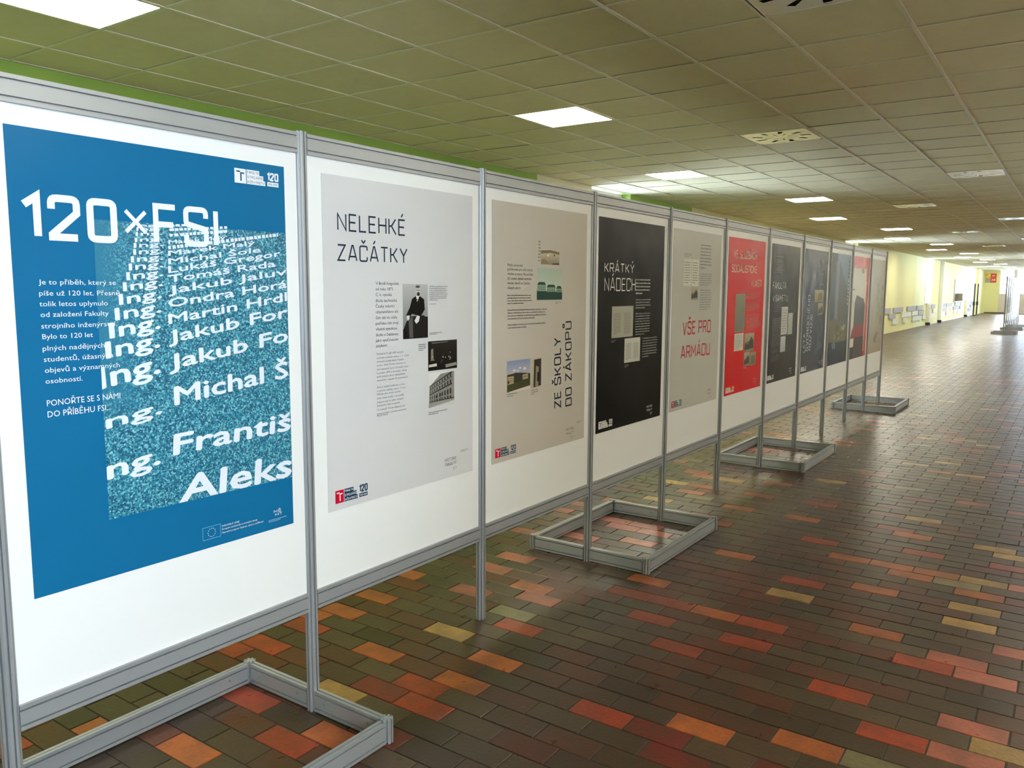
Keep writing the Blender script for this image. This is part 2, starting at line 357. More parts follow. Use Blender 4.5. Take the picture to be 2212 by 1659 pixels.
# recessed square light panels
order = ['nearest, cut off at the top left corner', 'above the second and third posters', 'above the black poster', 'above and right of the red poster', 'fifth from the camera', 'sixth from the camera', 'seventh from the camera', 'eighth from the camera']
lf = B(); s = .297
for q in ((-s, -s, s, -s+.012), (-s, s-.012, s, s), (-s, -s+.012, -s+.012, s-.012), (s-.012, -s+.012, s, s-.012)): lf.box(q[0], q[1], 0, q[2], q[3], .02)
fme = mesh('light_frame', lf.v, lf.f); fme.materials.append(m_white)
ld = B().box(-s+.012, -s+.012, .003, s-.012, s-.012, .012); dme = mesh('diffuser', ld.v, ld.f); dme.materials.append(m_diff)
for (i, j), n in sorted(lights.items(), key=lambda q: q[1]):
    if n == -1: lab = 'square ceiling light panel in the left rows, behind the camera'
    elif n >= 99: lab = 'lit square ceiling light panel of the right-hand rows, outside the picture'
    elif n < 8: lab = 'lit square ceiling light panel, '+order[n]
    else: lab = 'lit square ceiling light panel at the far end, %s row, %s' % ('left' if n % 2 == 0 else 'right', ['ninth', 'tenth', 'eleventh', 'twelfth', 'thirteenth', 'fourteenth', 'fifteenth', 'farthest'][n-8])
    t = thing('ceiling_light', lab, 'ceiling light', (CX0+(i+.5)*T, CY0+(j+.5)*T, H-.003), 'square light panels in staggered rows' if n < 99 else 'square light panels outside the picture')
    mk('light_frame', fme, None, t); mk('diffuser', dme, None, t)
# swirl air diffusers: white plate with radial slots
def grille(loc, lab):
    t = thing('air_diffuser', lab, 'air vent', loc, 'square air diffusers in the ceiling')
    bm = bmesh.new(); s = .294
    n = 9; rin, rout = .07, .255
    # plate built as rings of quads with the slot quads left out
    fr = []
    ang = 2*math.pi/n
    def sq(a, k):   # point on the square rim
        c, si = math.cos(a), math.sin(a); m_ = max(abs(c), abs(si)); return (k*c/m_, k*si/m_)
    V = []; F = []
    def v(p, z): V.append((p[0], p[1], z)); return len(V)-1
    sub = [0, .26, .40, .74]
    for q in range(n):
        for e in range(4):
            a0 = ang*(q+sub[e]); a1 = ang*(q+(sub[e+1] if e < 3 else 1))
            P = lambda a, r: (r*math.cos(a+.9*(r-rin)), r*math.sin(a+.9*(r-rin)))
            k = len(V)
            ra, rb = rin, .15; rc = .165
            ringz = 0
            pts = [P(a0, rin), P(a1, rin), P(a1, rb), P(a0, rb), P(a0, rc), P(a1, rc), P(a1, rout), P(a0, rout)]
            ix = [v(p, 0) for p in pts]
            if e != 1: F.append((ix[0], ix[3], ix[2], ix[1]))
            F.append((ix[3], ix[4], ix[5], ix[2]))
            if e != 3: F.append((ix[4], ix[7], ix[6], ix[5]))
            s0, s1 = sq(a0+.9*(rout-rin), s), sq(a1+.9*(rout-rin), s)
            i0, i1 = v(s0, 0), v(s1, 0); F.append((ix[7], i0, i1, ix[6]))
            cen = v((0, 0), 0); F.append((cen, ix[0], ix[1]))
    me = mesh('face_plate', V, F)
    for p in me.polygons:
        if p.normal.z > 0: p.flip()
    o = mk('face_plate', me, m_white, t); sd = o.modifiers.new('solid', 'SOLIDIFY'); sd.thickness = .0015
    B().box(-.28, -.28, .012, .28, .28, .018).build('plenum_back', m_dark, t)
    r = B()
    for q in ((-.297, -.297, .297, -.285), (-.297, .285, .297, .297), (-.297, -.285, -.285, .285), (.285, -.285, .297, .285)): r.box(q[0], q[1], -.002, q[2], q[3], .012)
    r.build('rim', m_white, t)
gl = ['cut off at the top edge of the picture', 'white with dark slots, nearest fully seen one', 'third from the camera, in the right row', 'fourth from the camera, in the left row', 'fifth from the camera, in the right row', 'sixth from the camera, in the left row', 'seventh from the camera, in the right row', 'eighth from the camera, in the left row']
for (i, j), n in grilles.items():
    grille((CX0+(i+.5)*T, CY0+(j+.5)*T, H-.002), 'square ceiling air diffuser, '+gl[n])

# ------------------------------------------------------------------ display stand
YP = [0, .989, 1.981, 2.965, 3.938, 4.915, 5.925, 6.94, 7.945, 8.94, 9.93, 10.87]
def octa(r=.021, sl=.0026, dp=.009):
    pts = []
    R_ = r/math.cos(math.pi/8)
    for k in range(8):
        a = k*math.pi/4; nx, ny = math.cos(a), math.sin(a); tx, ty = -ny, nx
        h = r*math.tan(math.pi/8)
        for (t, d) in ((-h, 0), (-sl, 0), (-sl, dp), (sl, dp), (sl, 0)):
            pts.append((nx*(r-d)+tx*t, ny*(r-d)+ty*t))
    return pts
def railprof(w=.014, h=.067):
    g, d, sw = .013, .010, .0023
    P = [(w, 0)]
    for zc in (g, h-g): P += [(w, zc-sw), (w-d, zc-sw), (w-d, zc+sw), (w, zc+sw)]
    P += [(w, h), (.0026, h), (.0026, h-.009), (-.0026, h-.009), (-.0026, h), (-w, h)]
    for zc in (h-g, g): P += [(-w, zc+sw), (-w+d, zc+sw), (-w+d, zc-sw), (-w, zc-sw)]
    P += [(-w, 0)]
    return P
def shared(name, bb, m): me = mesh(name, bb.v, bb.f); me.materials.append(m); return me
post_me = shared('upright_post', B().prism(octa(), 'z', 0, 2.018), m_alu)
cpost_me = shared('corner_post', B().prism(octa(), 'z', 0, .083), m_alu)
rail_me = shared('cross_rail', B().prism(railprof(), 'y', 0, 1), m_alu)
frail_me = shared('foot_rail', B().prism(railprof(.014, .075), 'y', 0, 1), m_alu)
scr = bmesh.new(); bmesh.ops.create_cone(scr, cap_ends=True, segments=10, radius1=.0045, radius2=.0035, depth=.002)
scr_me = bpy.data.meshes.new('screw'); scr.to_mesh(scr_me); scr.free(); m_screw = mat('steel_screw', (.25, .26, .27), .4, .8, .05, 3); scr_me.materials.append(m_screw)
def stand(name, label, YP, feet, y0=0, detail=True):
    t = thing(name, label, 'display stand', (0, y0, 0))
    for y in YP: mk('upright_post', post_me, None, t, (0, y, 0))
    for a, c in zip(YP, YP[1:]):
        L_ = c-a-.040
        mk('cross_rail', rail_me, None, t, (0, a+.020, 1.946), (1, L_, 1))
        mk('cross_rail', rail_me, None, t, (0, a+.020, .374), (1, L_, 1))
        B().box(-.003, a+.0185, .438, .003, c-.0185, 1.950).build('panel_board', m_board, t)
    for k in feet:
        a, c = YP[k], YP[k+1]; F_ = .36
        for sx in (-1, 1):
            for y in (a, c): mk('corner_post', cpost_me, None, t, (sx*F_, y, .001))
            o = mk('foot_rail', frail_me, None, t, (sx*F_, a+.020, .004), (1, c-a-.040, 1))
            for y in (a, c):
                o2 = mk('foot_rail', frail_me, None, t, (sx*.020 if sx > 0 else -F_+.020, y, .004), (1, F_-.040, 1))
                o2.rotation_euler = (0, 0, -math.pi/2)
                if detail:
                    side = 1 if y == a else -1
                    for xx in (.07, F_-.075):
                        s_ = mk('screw', scr_me, None, t, (sx*xx, y+side*.0146, .045)); s_.rotation_euler = (math.pi/2, 0, 0)
            if detail:
                for yy in (a+.1, c-.1):
                    s_ = mk('screw', scr_me, None, t, (sx*F_+(.0146 if sx < 0 else -.0146), yy, .045)); s_.rotation_euler = (0, math.pi/2, 0)
    return t
stand('display_stand', 'long silver aluminium display stand with eleven white panels running down the hall', YP, (0, 3, 6, 10))
stand('display_stand', 'second aluminium display stand seen edge-on far away at the right side', [.985*k for k in range(9)], (0, 4, 7), 32.3, False)

# ------------------------------------------------------------------ printing: stroke lettering, text, line blocks, pictures
GL = {
 'A': (.62, [[(0, 0), (.27, 1), (.35, 1), (.62, 0)], [(.1, .27), (.52, .27)]]),
 'B': (.58, [[(0, 0), (0, 1), (.42, 1), (.55, .88), (.55, .64), (.44, .53), (0, .53)], [(.44, .53), (.58, .4), (.58, .13), (.45, 0), (0, 0)]]),
 'C': (.56, [[(.56, .72), (.56, .87), (.43, 1), (.13, 1), (0, .87), (0, .13), (.13, 0), (.43, 0), (.56, .13), (.56, .28)]]),
 'D': (.58, [[(0, 0), (0, 1), (.44, 1), (.58, .86), (.58, .14), (.44, 0), (0, 0)]]),
 'E': (.50, [[(.5, 1), (0, 1), (0, 0), (.5, 0)], [(0, .52), (.44, .52)]]),
 'F': (.50, [[(.5, 1), (0, 1), (0, 0)], [(0, .5), (.44, .5)]]),
 'H': (.56, [[(0, 0), (0, 1)], [(.56, 0), (.56, 1)], [(0, .52), (.56, .52)]]),
 'I': (.0, [[(0, 0), (0, 1)]]),
 'J': (.4, [[(.4, 1), (.4, .13), (.28, 0), (.0, 0)]]),
 'K': (.56, [[(0, 0), (0, 1)], [(.54, 1), (.2, .53), (.56, 0)], [(0, .53), (.2, .53)]]),
 'L': (.48, [[(0, 1), (0, 0), (.48, 0)]]),
 'M': (.72, [[(0, 0), (0, 1), (.36, .35), (.72, 1), (.72, 0)]]),
 'N': (.58, [[(0, 0), (0, 1), (.58, 0), (.58, 1)]]),
 'O': (.58, [[(.29, 1), (.13, 1), (0, .87), (0, .13), (.13, 0), (.45, 0), (.58, .13), (.58, .87), (.45, 1), (.29, 1)]]),
 'P': (.56, [[(0, 0), (0, 1), (.43, 1), (.56, .88), (.56, .58), (.43, .46), (0, .46)]]),
 'R': (.57, [[(0, 0), (0, 1), (.43, 1), (.56, .88), (.56, .6), (.43, .48), (0, .48)], [(.33, .48), (.57, 0)]]),
 'S': (.54, [[(.54, .76), (.54, .88), (.42, 1), (.12, 1), (0, .88), (0, .66), (.1, .55), (.44, .46), (.54, .35), (.54, .12), (.42, 0), (.12, 0), (0, .12), (0, .24)]]),
 'T': (.56, [[(0, 1), (.56, 1)], [(.28, 1), (.28, 0)]]),
 'U': (.58, [[(0, 1), (0, .13), (.13, 0), (.45, 0), (.58, .13), (.58, 1)]]),
 'V': (.58, [[(0, 1), (.27, 0), (.31, 0), (.58, 1)]]),
 'Y': (.60, [[(0, 1), (.30, .48), (.60, 1)], [(.30, .48), (.30, 0)]]),
 'Z': (.54, [[(0, 1), (.54, 1), (0, 0), (.54, 0)]]),
 '0': (.54, [[(.27, 1), (.13, 1), (0, .87), (0, .13), (.13, 0), (.41, 0), (.54, .13), (.54, .87), (.41, 1), (.27, 1)]]),
 '1': (.26, [[(0, .78), (.26, 1), (.26, 0)]]),
 '2': (.54, [[(0, .72), (0, .87), (.13, 1), (.41, 1), (.54, .87), (.54, .64), (0, .06), (0, 0), (.54, 0)]]),
 '3': (.52, [[(0, .86), (.12, 1), (.4, 1), (.52, .88), (.52, .62), (.42, .53), (.2, .53)], [(.42, .53), (.52, .42), (.52, .12), (.4, 0), (.12, 0), (0, .14)]]),
 '4': (.54, [[(.4, 0), (.4, 1), (0, .25), (.54, .25)]]),
 '5': (.52, [[(.5, 1), (.04, 1), (0, .55), (.4, .6), (.52, .48), (.52, .12), (.4, 0), (.12, 0), (0, .12)]]),
 '6': (.52, [[(.5, .9), (.4, 1), (.12, 1), (0, .88), (0, .12), (.12, 0), (.4, 0), (.52, .12), (.52, .45), (.4, .56), (0, .56)]]),
 '7': (.50, [[(0, 1), (.5, 1), (.16, 0)]]),
 '8': (.52, [[(.26, 1), (.12, 1), (.02, .9), (.02, .62), (.12, .53), (.4, .53), (.5, .62), (.5, .9), (.4, 1), (.26, 1)], [(.12, .53), (0, .42), (0, .12), (.12, 0), (.4, 0), (.52, .12), (.52, .42), (.4, .53)]]),
 '9': (.52, [[(.02, .1), (.12, 0), (.4, 0), (.52, .12), (.52, .88), (.4, 1), (.12, 1), (0, .88), (0, .56), (.12, .44), (.52, .44)]]),
 '/': (.36, [[(0, -.05), (.36, 1.05)]]),
 '-': (.3, [[(0, .48), (.3, .48)]]),
 '×': (.9, [[(.0, 0), (.9, 1)], [(0, 1), (.9, 0)]]),
 ' ': (.22, []),
}
ACC = {'Á': 'A´', 'É': 'E´', 'Í': 'I´', 'Ý': 'Y´', 'Ó': 'O´', 'Š': 'Sˇ', 'Č': 'Cˇ', 'Ž': 'Zˇ', 'Ř': 'Rˇ', 'Ě': 'Eˇ', 'Ů': 'U°', 'Ň': 'Nˇ'}
def stroke_strip(pts, w):
    """left and right offset points of a polyline with mitred joints"""
    n = len(pts); closed = pts[0] == pts[-1] and n > 3; L_, R_ = [], []
    for i in range(n):
        p = Vector(pts[i])
        a = Vector(pts[i-1]) if i > 0 else (Vector(pts[-2]) if closed else None)
        c = Vector(pts[i+1]) if i < n-1 else (Vector(pts[1]) if closed else None)
        d1 = (p-a).normalized() if a is not None else None; d2 = (c-p).normalized() if c is not None else None
        if d1 is None: d1 = d2
        if d2 is None: d2 = d1
        n1 = Vector((-d1.y, d1.x)); n2 = Vector((-d2.y, d2.x)); m_ = (n1+n2)
        if m_.length < .3: m_ = n1
        m_.normalize(); k = min(2.2, 1/max(.4, m_.dot(n1)))
        L_.append(p+m_*w/2*k); R_.append(p-m_*w/2*k)
    return L_, R_
class Ink:
    """flat coloured polygons lying in a poster's own plane; u right, v up, millimetres"""
    def __init__(s): s.v = []; s.f = []; s.c = []
    def poly(s, pts, col, layer=0):
        if isinstance(col, str): col = [hx(col)]*len(pts)
        n = len(s.v); z_ = (len(s.f) % 11)*.000012; s.v += [(.0018+.00018*layer+z_, p[0]*.001, p[1]*.001) for p in pts]
        s.f.append(tuple(range(n, n+len(pts)))); s.c += col
    def rect(s, u0, v0, u1, v1, col, layer=0): s.poly([(u0, v0), (u1, v0), (u1, v1), (u0, v1)], col, layer)
    def build(s, name, parent, m=None, label=None):
        if not s.f: return None
        me = mesh(name, s.v, s.f)
        at = me.color_attributes.new('ink', 'FLOAT_COLOR', 'POINT'); at.data.foreach_set('color', [q for c in s.c for q in (*c, 1)])
        o = mk(name, me, m or m_ink, parent)
        if label: o['label'] = label
        return o
def frame_map(u0, v0, u1, v1, h):
    d = Vector((u1-u0, v1-v0)); L_ = d.length; d.normalize(); n = Vector((-d.y, d.x))
    return L_, (lambda x, y: (u0+d.x*x+n.x*y, v0+d.y*x+n.y*y))
def rounded(pl):
    out = []
    for i, p in enumerate(pl):
        out.append(p)
        if i+1 < len(pl):
            q = pl[i+1]; dx, dy = abs(q[0]-p[0]), abs(q[1]-p[1])
            if .05 < dx < .17 and .05 < dy < .17:
                o = pl[i-1] if i > 0 else (pl[-2] if pl[0] == pl[-1] else None)
                nxt = pl[i+2] if i+2 < len(pl) else None
                if o is not None: vert = abs(p[0]-o[0]) < abs(p[1]-o[1])
                elif nxt is not None: vert = abs(nxt[0]-q[0]) > abs(nxt[1]-q[1])
                else: continue
                c = (p[0], q[1]) if vert else (q[0], p[1])
                for t in (.3, .5, .7):
                    out.append(tuple((1-t)**2*p[k]+2*t*(1-t)*c[k]+t*t*q[k] for k in (0, 1)))
    return out
def heading(ink, text, u0, v0, u1, v1, h, col, w, layer=1):
    gap = .17+w*.8; x = 0; items = []
    for ch in text:
        base, acc = (ACC[ch][0], ACC[ch][1]) if ch in ACC else (ch, '')
        wd, st = GL[base]
        if ch == '×': gap0 = .12
        items.append((x, wd, st, acc)); x += wd+(gap if ch != ' ' else gap*.6)
    tot = x-gap+w
    L_, f = frame_map(u0, v0, u1, v1, h)
    sx = L_/tot if tot > 0 else 1
    for (x, wd, st, acc) in items:
        st = list(st)
        if acc == '´': st.append([(wd/2-.05, 1.12), (wd/2+.10, 1.32)])
        if acc == 'ˇ': st.append([(wd/2-.15, 1.32), (wd/2, 1.14), (wd/2+.15, 1.32)])
        if acc == '°': st.append([(wd/2, 1.36), (wd/2-.12, 1.30), (wd/2-.12, 1.18), (wd/2, 1.12), (wd/2+.12, 1.18), (wd/2+.12, 1.30), (wd/2, 1.36)])
        for pl in [rounded(q) for q in st]:
            # keep the stroke inside cap height; build in final metric so strokes keep their width
            P = [((x+w/2+p[0])*sx, (w/2+p[1]*(1-w))*h if p[1] <= 1 and p[1] >= 0 else p[1]*h) for p in pl]
            A, Bb = stroke_strip(P, w*h)
            for i in range(len(P)-1):
                ink.poly([f(*Bb[i]), f(*Bb[i+1]), f(*A[i+1]), f(*A[i])], col, layer)
_tc = {}
def text_geo(text, bold=0.0):
    k = (text, bold)
    if k in _tc: return _tc[k]
    cu = bpy.data.curves.new('t', 'FONT'); cu.body = text; cu.size = 1; cu.resolution_u = 2; cu.offset = bold; cu.fill_mode = 'FRONT' if hasattr(cu, 'fill_mode') else 'BOTH'
    o = bpy.data.objects.new('t', cu); COL.objects.link(o)
    dg = bpy.context.evaluated_depsgraph_get(); me = bpy.data.meshes.new_from_object(o.evaluated_get(dg))
    V = [(v.co.x, v.co.y) for v in me.vertices]; F = [tuple(p.vertices) for p in me.polygons]
    bpy.data.objects.remove(o); bpy.data.curves.remove(cu); bpy.data.meshes.remove(me)
    _tc[k] = (V, F); return _tc[k]
def text(ink, t, u0, v0, u1, v1, h, col, layer=1, bold=0.0, shear=0, cap=.72, clip=None):
    if bold:
        for k, (dx, dy) in enumerate(((0, 0), (bold, 0), (-bold, 0), (0, bold*.6), (0, -bold*.6))):
            L_, f = frame_map(u0, v0, u1, v1, h); a = f(dx*h, dy*h); c = f(L_+dx*h, dy*h)
            text(ink, t, a[0], a[1], c[0], c[1], h, col, layer+k*.12, 0, shear, cap, clip)
        return
    V, F = text_geo(t, bold)
    if not V: return
    x0 = min(p[0] for p in V); x1 = max(p[0] for p in V)
    L_, f = frame_map(u0, v0, u1, v1, h); sx = L_/(x1-x0); sy = h/cap
    Q = [f((p[0]-x0)*sx+shear*p[1]*sy, p[1]*sy) for p in V]
    if clip: Q = [(min(max(q[0], clip[0]), clip[2]), min(max(q[1], clip[1]), clip[3])) for q in Q]
    for fc in F:
        pts = [Q[i] for i in fc]
        a = sum(pts[i][0]*pts[(i+1) % len(pts)][1]-pts[(i+1) % len(pts)][0]*pts[i][1] for i in range(len(pts)))
        if a < 0: pts = pts[::-1]
        if abs(a) > 1e-6: ink.poly(pts, col, layer)
def lines(ink, u0, v0, u1, v1, col, n, layer=1, rr=None):
    rr = rr or random.Random(int(u0+v0*7+n)); p = (v1-v0)/n
    for k in range(n):
        y = v1-(k+.72)*p; x = u0; end = u1 if k < n-1 else u0+(u1-u0)*rr.uniform(.45, .8); end -= rr.uniform(0, .08)*(u1-u0); hh = p*.42
        while x < end-1.2:
            wl = min(end-x, rr.uniform(1.5, 6)*max(.5, p/9)); ink.rect(x, y, x+wl, y+hh*rr.uniform(.8, 1.15), col, layer); x += wl+max(.5, p*.16)
def ell(ink, cx, cy, rx, ry, col, layer=1, n=14): ink.poly([(cx+rx*math.cos(2*math.pi*i/n), cy+ry*math.sin(2*math.pi*i/n)) for i in range(n)], col, layer)
def logo(ink, u0, v0, u1, v1, W, A, Bc, Cc):
    w, h = u1-u0, v1-v0; light = A not in ('#c8102e', '#b8242c')
    X = lambda a: u0+w*a
    Y = lambda a: v0+h*a
    tbg, tink, box, bink, n120 = (A, Bc, A, Cc, A) if light else (Bc, W, Cc, W, Cc)
    ink.rect(X(0), Y(0), X(.255), Y(.93), A, 1)
    Ti = Cc if light else W
    ink.rect(X(.04), Y(.70), X(.125), Y(.79), Ti, 2); ink.rect(X(.125), Y(.14), X(.155), Y(.70), Ti, 2); ink.rect(X(.125), Y(.61), X(.215), Y(.70), Ti, 2)
    ink.poly([(X(.27), Y(0)), (X(.69), Y(0)), (X(.69), Y(.3)), (X(.27), Y(.3))], tbg, 1)
    ink.rect(X(.27), Y(.3), X(.645), Y(.62), tbg, 1); ink.rect(X(.27), Y(.62), X(.555), Y(.93), tbg, 1)
    for t, a, b_, y in (('FAKULTA', .285, .54, .69), ('STROJNÍHO', .285, .63, .37), ('INŽENÝRSTVÍ', .285, .68, .06)):
        heading(ink, t, X(a), Y(y), X(b_), Y(y), h*.17, tink, .13, 2)
    heading(ink, '120', X(.735), Y(.38), X(1), Y(.38), h*.55, n120, .2, 1)
    ink.rect(X(.735), Y(.02), X(1), Y(.30), box, 1); heading(ink, '1900-2020', X(.755), Y(.1), X(.98), Y(.1), h*.12, bink, .14, 2)
def ufr(r, fx0, fy0, fx1, fy1):
    return lambda x, y: (r[0]+(r[2]-r[0])*(x-fx0)/(fx1-fx0), r[3]-(r[3]-r[1])*(y-fy0)/(fy1-fy0))
def grad(ink, r, top, bot, layer=1):
    a, b_ = hx(top), hx(bot); ink.poly([(r[0], r[1]), (r[2], r[1]), (r[2], r[3]), (r[0], r[3])], [b_, b_, a, a], layer)
def pic(ink, kind, r, st):
    rr = random.Random(int(r[0]*3+r[1]))
    if kind == 'man':
        P = ufr(r, 48, 62, 332, 700); grad(ink, r, '#b4b4b2', '#6a6966')
        pl = lambda pts, c, l: ink.poly([P(*q) for q in pts], c, l)
        pl([(48, 700), (332, 700), (332, 450), (260, 440), (120, 480), (48, 590)], '#161514', 2)
        pl([(60, 565), (108, 690), (325, 690), (318, 520), (290, 430), (110, 440)], '#1c1b1a', 3)
        pl([(120, 690), (160, 690), (158, 440), (108, 470)], '#55544f', 4)
        pl([(190, 203), (150, 235), (125, 330), (80, 430), (122, 452), (150, 408), (248, 442), (296, 362), (288, 240), (240, 203)], '#100f0f', 5)
        pl([(194, 198), (208, 270), (236, 198)], '#d6d6d2', 6); pl([(192, 232), (192, 250), (218, 241)], '#181818', 7)
        ell(ink, *P(217, 137), 28*(r[2]-r[0])/284, 50*(r[3]-r[1])/638, '#bcbcb8', 7); ell(ink, *P(221, 178), 17*(r[2]-r[0])/284, 24*(r[3]-r[1])/638, '#33312f', 8)
        ell(ink, *P(215, 92), 26*(r[2]-r[0])/284, 17*(r[3]-r[1])/638, '#5c5b58', 8); pl([(196, 128), (196, 134), (240, 138), (240, 131)], '#55534f', 9)
        pl([(86, 430), (98, 490), (118, 466), (122, 425)], '#d8d8d4', 7); pl([(205, 430), (175, 492), (195, 527), (225, 500), (237, 440)], '#dadad6', 7)
    elif kind == 'group':
        P = ufr(r, 330, 690, 655, 1050); grad(ink, r, '#26221c', '#12100d')
        pl = lambda pts, c, l: ink.poly([P(*q) for q in pts], c, l)
        pl([(375, 722), (550, 714), (545, 703), (372, 708)], '#6b675f', 2); pl([(358, 930), (388, 925), (386, 780), (362, 790)], '#7f7b70', 2)
        pl([(338, 1004), (425, 1000), (423, 965), (338, 975)], '#c9c6bd', 2); pl([(525, 1030), (650, 1012), (645, 975), (520, 990)], '#8e897c', 2)
        for k in range(16): ell(ink, *P(350+rr.uniform(0, 285), rr.uniform(830, 960)), rr.uniform(2, 3.6)*(r[2]-r[0])/160, rr.uniform(6, 10)*(r[3]-r[1])/360, rr.choice(['#9c968b', '#6f6a60', '#bdb7ab']), 3, 8)
    elif kind == 'facade':
        P = ufr(r, 335, 1050, 625, 1470); grad(ink, r, '#dcdcd8', '#c8c8c2')
        pl = lambda pts, c, l: ink.poly([P(*q) for q in pts], c, l)
        pl([(340, 1430), (625, 1400), (625, 1052), (470, 1070), (345, 1215)], '#85837c', 2)
        pl([(335, 1470), (625, 1420), (625, 1385), (335, 1425)], '#96958f', 3); pl([(340, 1404), (625, 1396), (625, 1380), (340, 1396)], '#45443f', 4)
        def band(a0, a1, b0, b1, c, l): pl([(345, a0), (600, b0), (600, b1), (345, a1)][::-1], c, l)
        band(1215, 1205, 1070, 1052, '#2c2b28', 3); band(1262, 1256, 1125, 1112, '#403f3b', 3); band(1318, 1308, 1215, 1196, '#26251f', 3)
        for (a0, a1, b0, b1) in ((1250, 1225, 1110, 1070), (1300, 1272, 1195, 1145), (1370, 1335, 1330, 1260), (1394, 1380, 1385, 1355)):
            for k in range(9):
                t = (k+.2)/9; t = t**1.15; t2 = t+.05*(.5+t); x0, x1 = 348+250*t, 348+250*t2
                q = lambda s_, a, c: a+(c-a)*s_
                pl([(x0, q(t, a0, b0)), (x1, q(t2, a0, b0)), (x1, q(t2, a1, b1)), (x0, q(t, a1, b1))], '#2f2e2a', 4)
        for x, y in ((420, 1345), (470, 1325), (550, 1300)): ell(ink, *P(x, y), 3, 6, '#1d1c19', 5, 8); pl([(x-2, 1400), (x+2, 1400), (x+2, y), (x-2, y)], '#1d1c19', 5)
    elif kind == 'green':
        P = ufr(r, 0, 0, 100, 100); grad(ink, r, '#a9b8a9', '#c2ccb8')
        pl = lambda pts, c, l: ink.poly([P(*q) for q in pts], c, l)
        pl([(0, 100), (100, 100), (100, 74), (0, 70)], '#25443a', 2)
        for x0, x1, y0, y1 in ((2, 34, 72, 52), (38, 72, 74, 60), (76, 98, 76, 64)):
            pl([(x0, y0), (x1, y0), (x1, y1), (x0, y1)], '#86a08c', 3); pl([(x0-1, y1), (x1+1, y1), (x1-5, y1-9), (x0+5, y1-9)], '#33453e', 3)
            for k in range(5):
                for yy in (.25, .6): x = x0+(x1-x0)*(k+.3)/5; y = y1+(y0-y1)*yy; pl([(x, y+4), (x+2.5, y+4), (x+2.5, y), (x, y)], '#3c5449', 4)
    elif kind == 'school':
        P = ufr(r, 0, 0, 100, 100); grad(ink, r, '#7f8fb0', '#d9c9bc')
        pl = lambda pts, c, l: ink.poly([P(*q) for q in pts], c, l)
        for x, y, a in ((30, 32, 13), (55, 26, 11), (75, 30, 14), (45, 34, 10)): ell(ink, *P(x, y), a, a*.45, '#dccfc6', 2)
        pl([(0, 100), (100, 88), (100, 62), (0, 72)], '#45482c', 3); pl([(0, 75), (100, 66), (100, 48), (60, 42), (35, 40), (0, 46)], '#3a3a2c', 3)
        pl([(2, 76), (28, 73), (28, 50), (2, 50)], '#b3a27e', 4); pl([(66, 66), (90, 64), (90, 48), (66, 49)], '#a79877', 4)
        for k in range(4):
            for yy in (54, 60, 66): pl([(5+k*6, yy+3), (8+k*6, yy+3), (8+k*6, yy), (5+k*6, yy)], '#4b4436', 5)
            pl([(69+k*5, 58), (71.5+k*5, 58), (71.5+k*5, 54), (69+k*5, 54)], '#4b4436', 5)
        ell(ink, *P(6, 68), 6, 8, '#1c1e12', 6); pl([(0, 48), (28, 47), (24, 42), (2, 43)], '#4e342a', 5)
    elif kind == 'soldier':
        P = ufr(r, 0, 0, 100, 100); ink.rect(*r, '#b5ab96', 1)
        pl = lambda pts, c, l: ink.poly([P(*q) for q in pts], c, l)
        pl([(22, 98), (98, 94), (98, 2), (28, 4)], '#3a322a', 2); pl([(40, 95), (70, 95), (75, 30), (45, 25)], '#8d8372', 3); pl([(58, 80), (75, 78), (78, 50), (60, 45)], '#241e19', 4)
        ell(ink, *P(55, 18), 4, 6, '#1b1613', 4)
    elif kind == 'sepia':
        base = ['#c9bea4', '#b3a78c', '#9b9078', '#a9a67c'][st % 4]; grad(ink, r, base, '#8d8168')
        P = ufr(r, 0, 0, 100, 100); pl = lambda pts, c, l: ink.poly([P(*q) for q in pts], c, l)
        if st == 0:
            pl([(0, 30), (50, 20), (100, 30), (100, 12), (50, 2), (0, 8)], '#7d6b4f', 2); ell(ink, *P(38, 38), 9, 6, '#e0d8c4', 3); ell(ink, *P(72, 36), 8, 5, '#6e5d44', 3); pl([(0, 96), (45, 96), (20, 62), (0, 70)], '#8d7c60', 2); pl([(60, 98), (100, 98), (100, 88), (60, 92)], '#42362a', 3)
        elif st == 1: pl([(4, 88), (96, 82), (92, 40), (70, 18), (52, 42), (8, 52)], '#3c372c', 2); pl([(0, 100), (100, 100), (100, 84), (0, 90)], '#8c866f', 3); pl([(20, 60), (45, 57), (45, 46), (20, 50)], '#6d6652', 3)
        elif st == 2: pl([(10, 95), (90, 90), (80, 20), (20, 30)], '#6e6852', 2)
        else: pl([(30, 95), (85, 85), (80, 20), (40, 30)], '#6f6a3e', 2); ell(ink, *P(60, 62), 9, 8, '#a58a58', 3); ell(ink, *P(25, 20), 10, 10, '#d2caa0', 3)
    elif kind == 'paper': pass
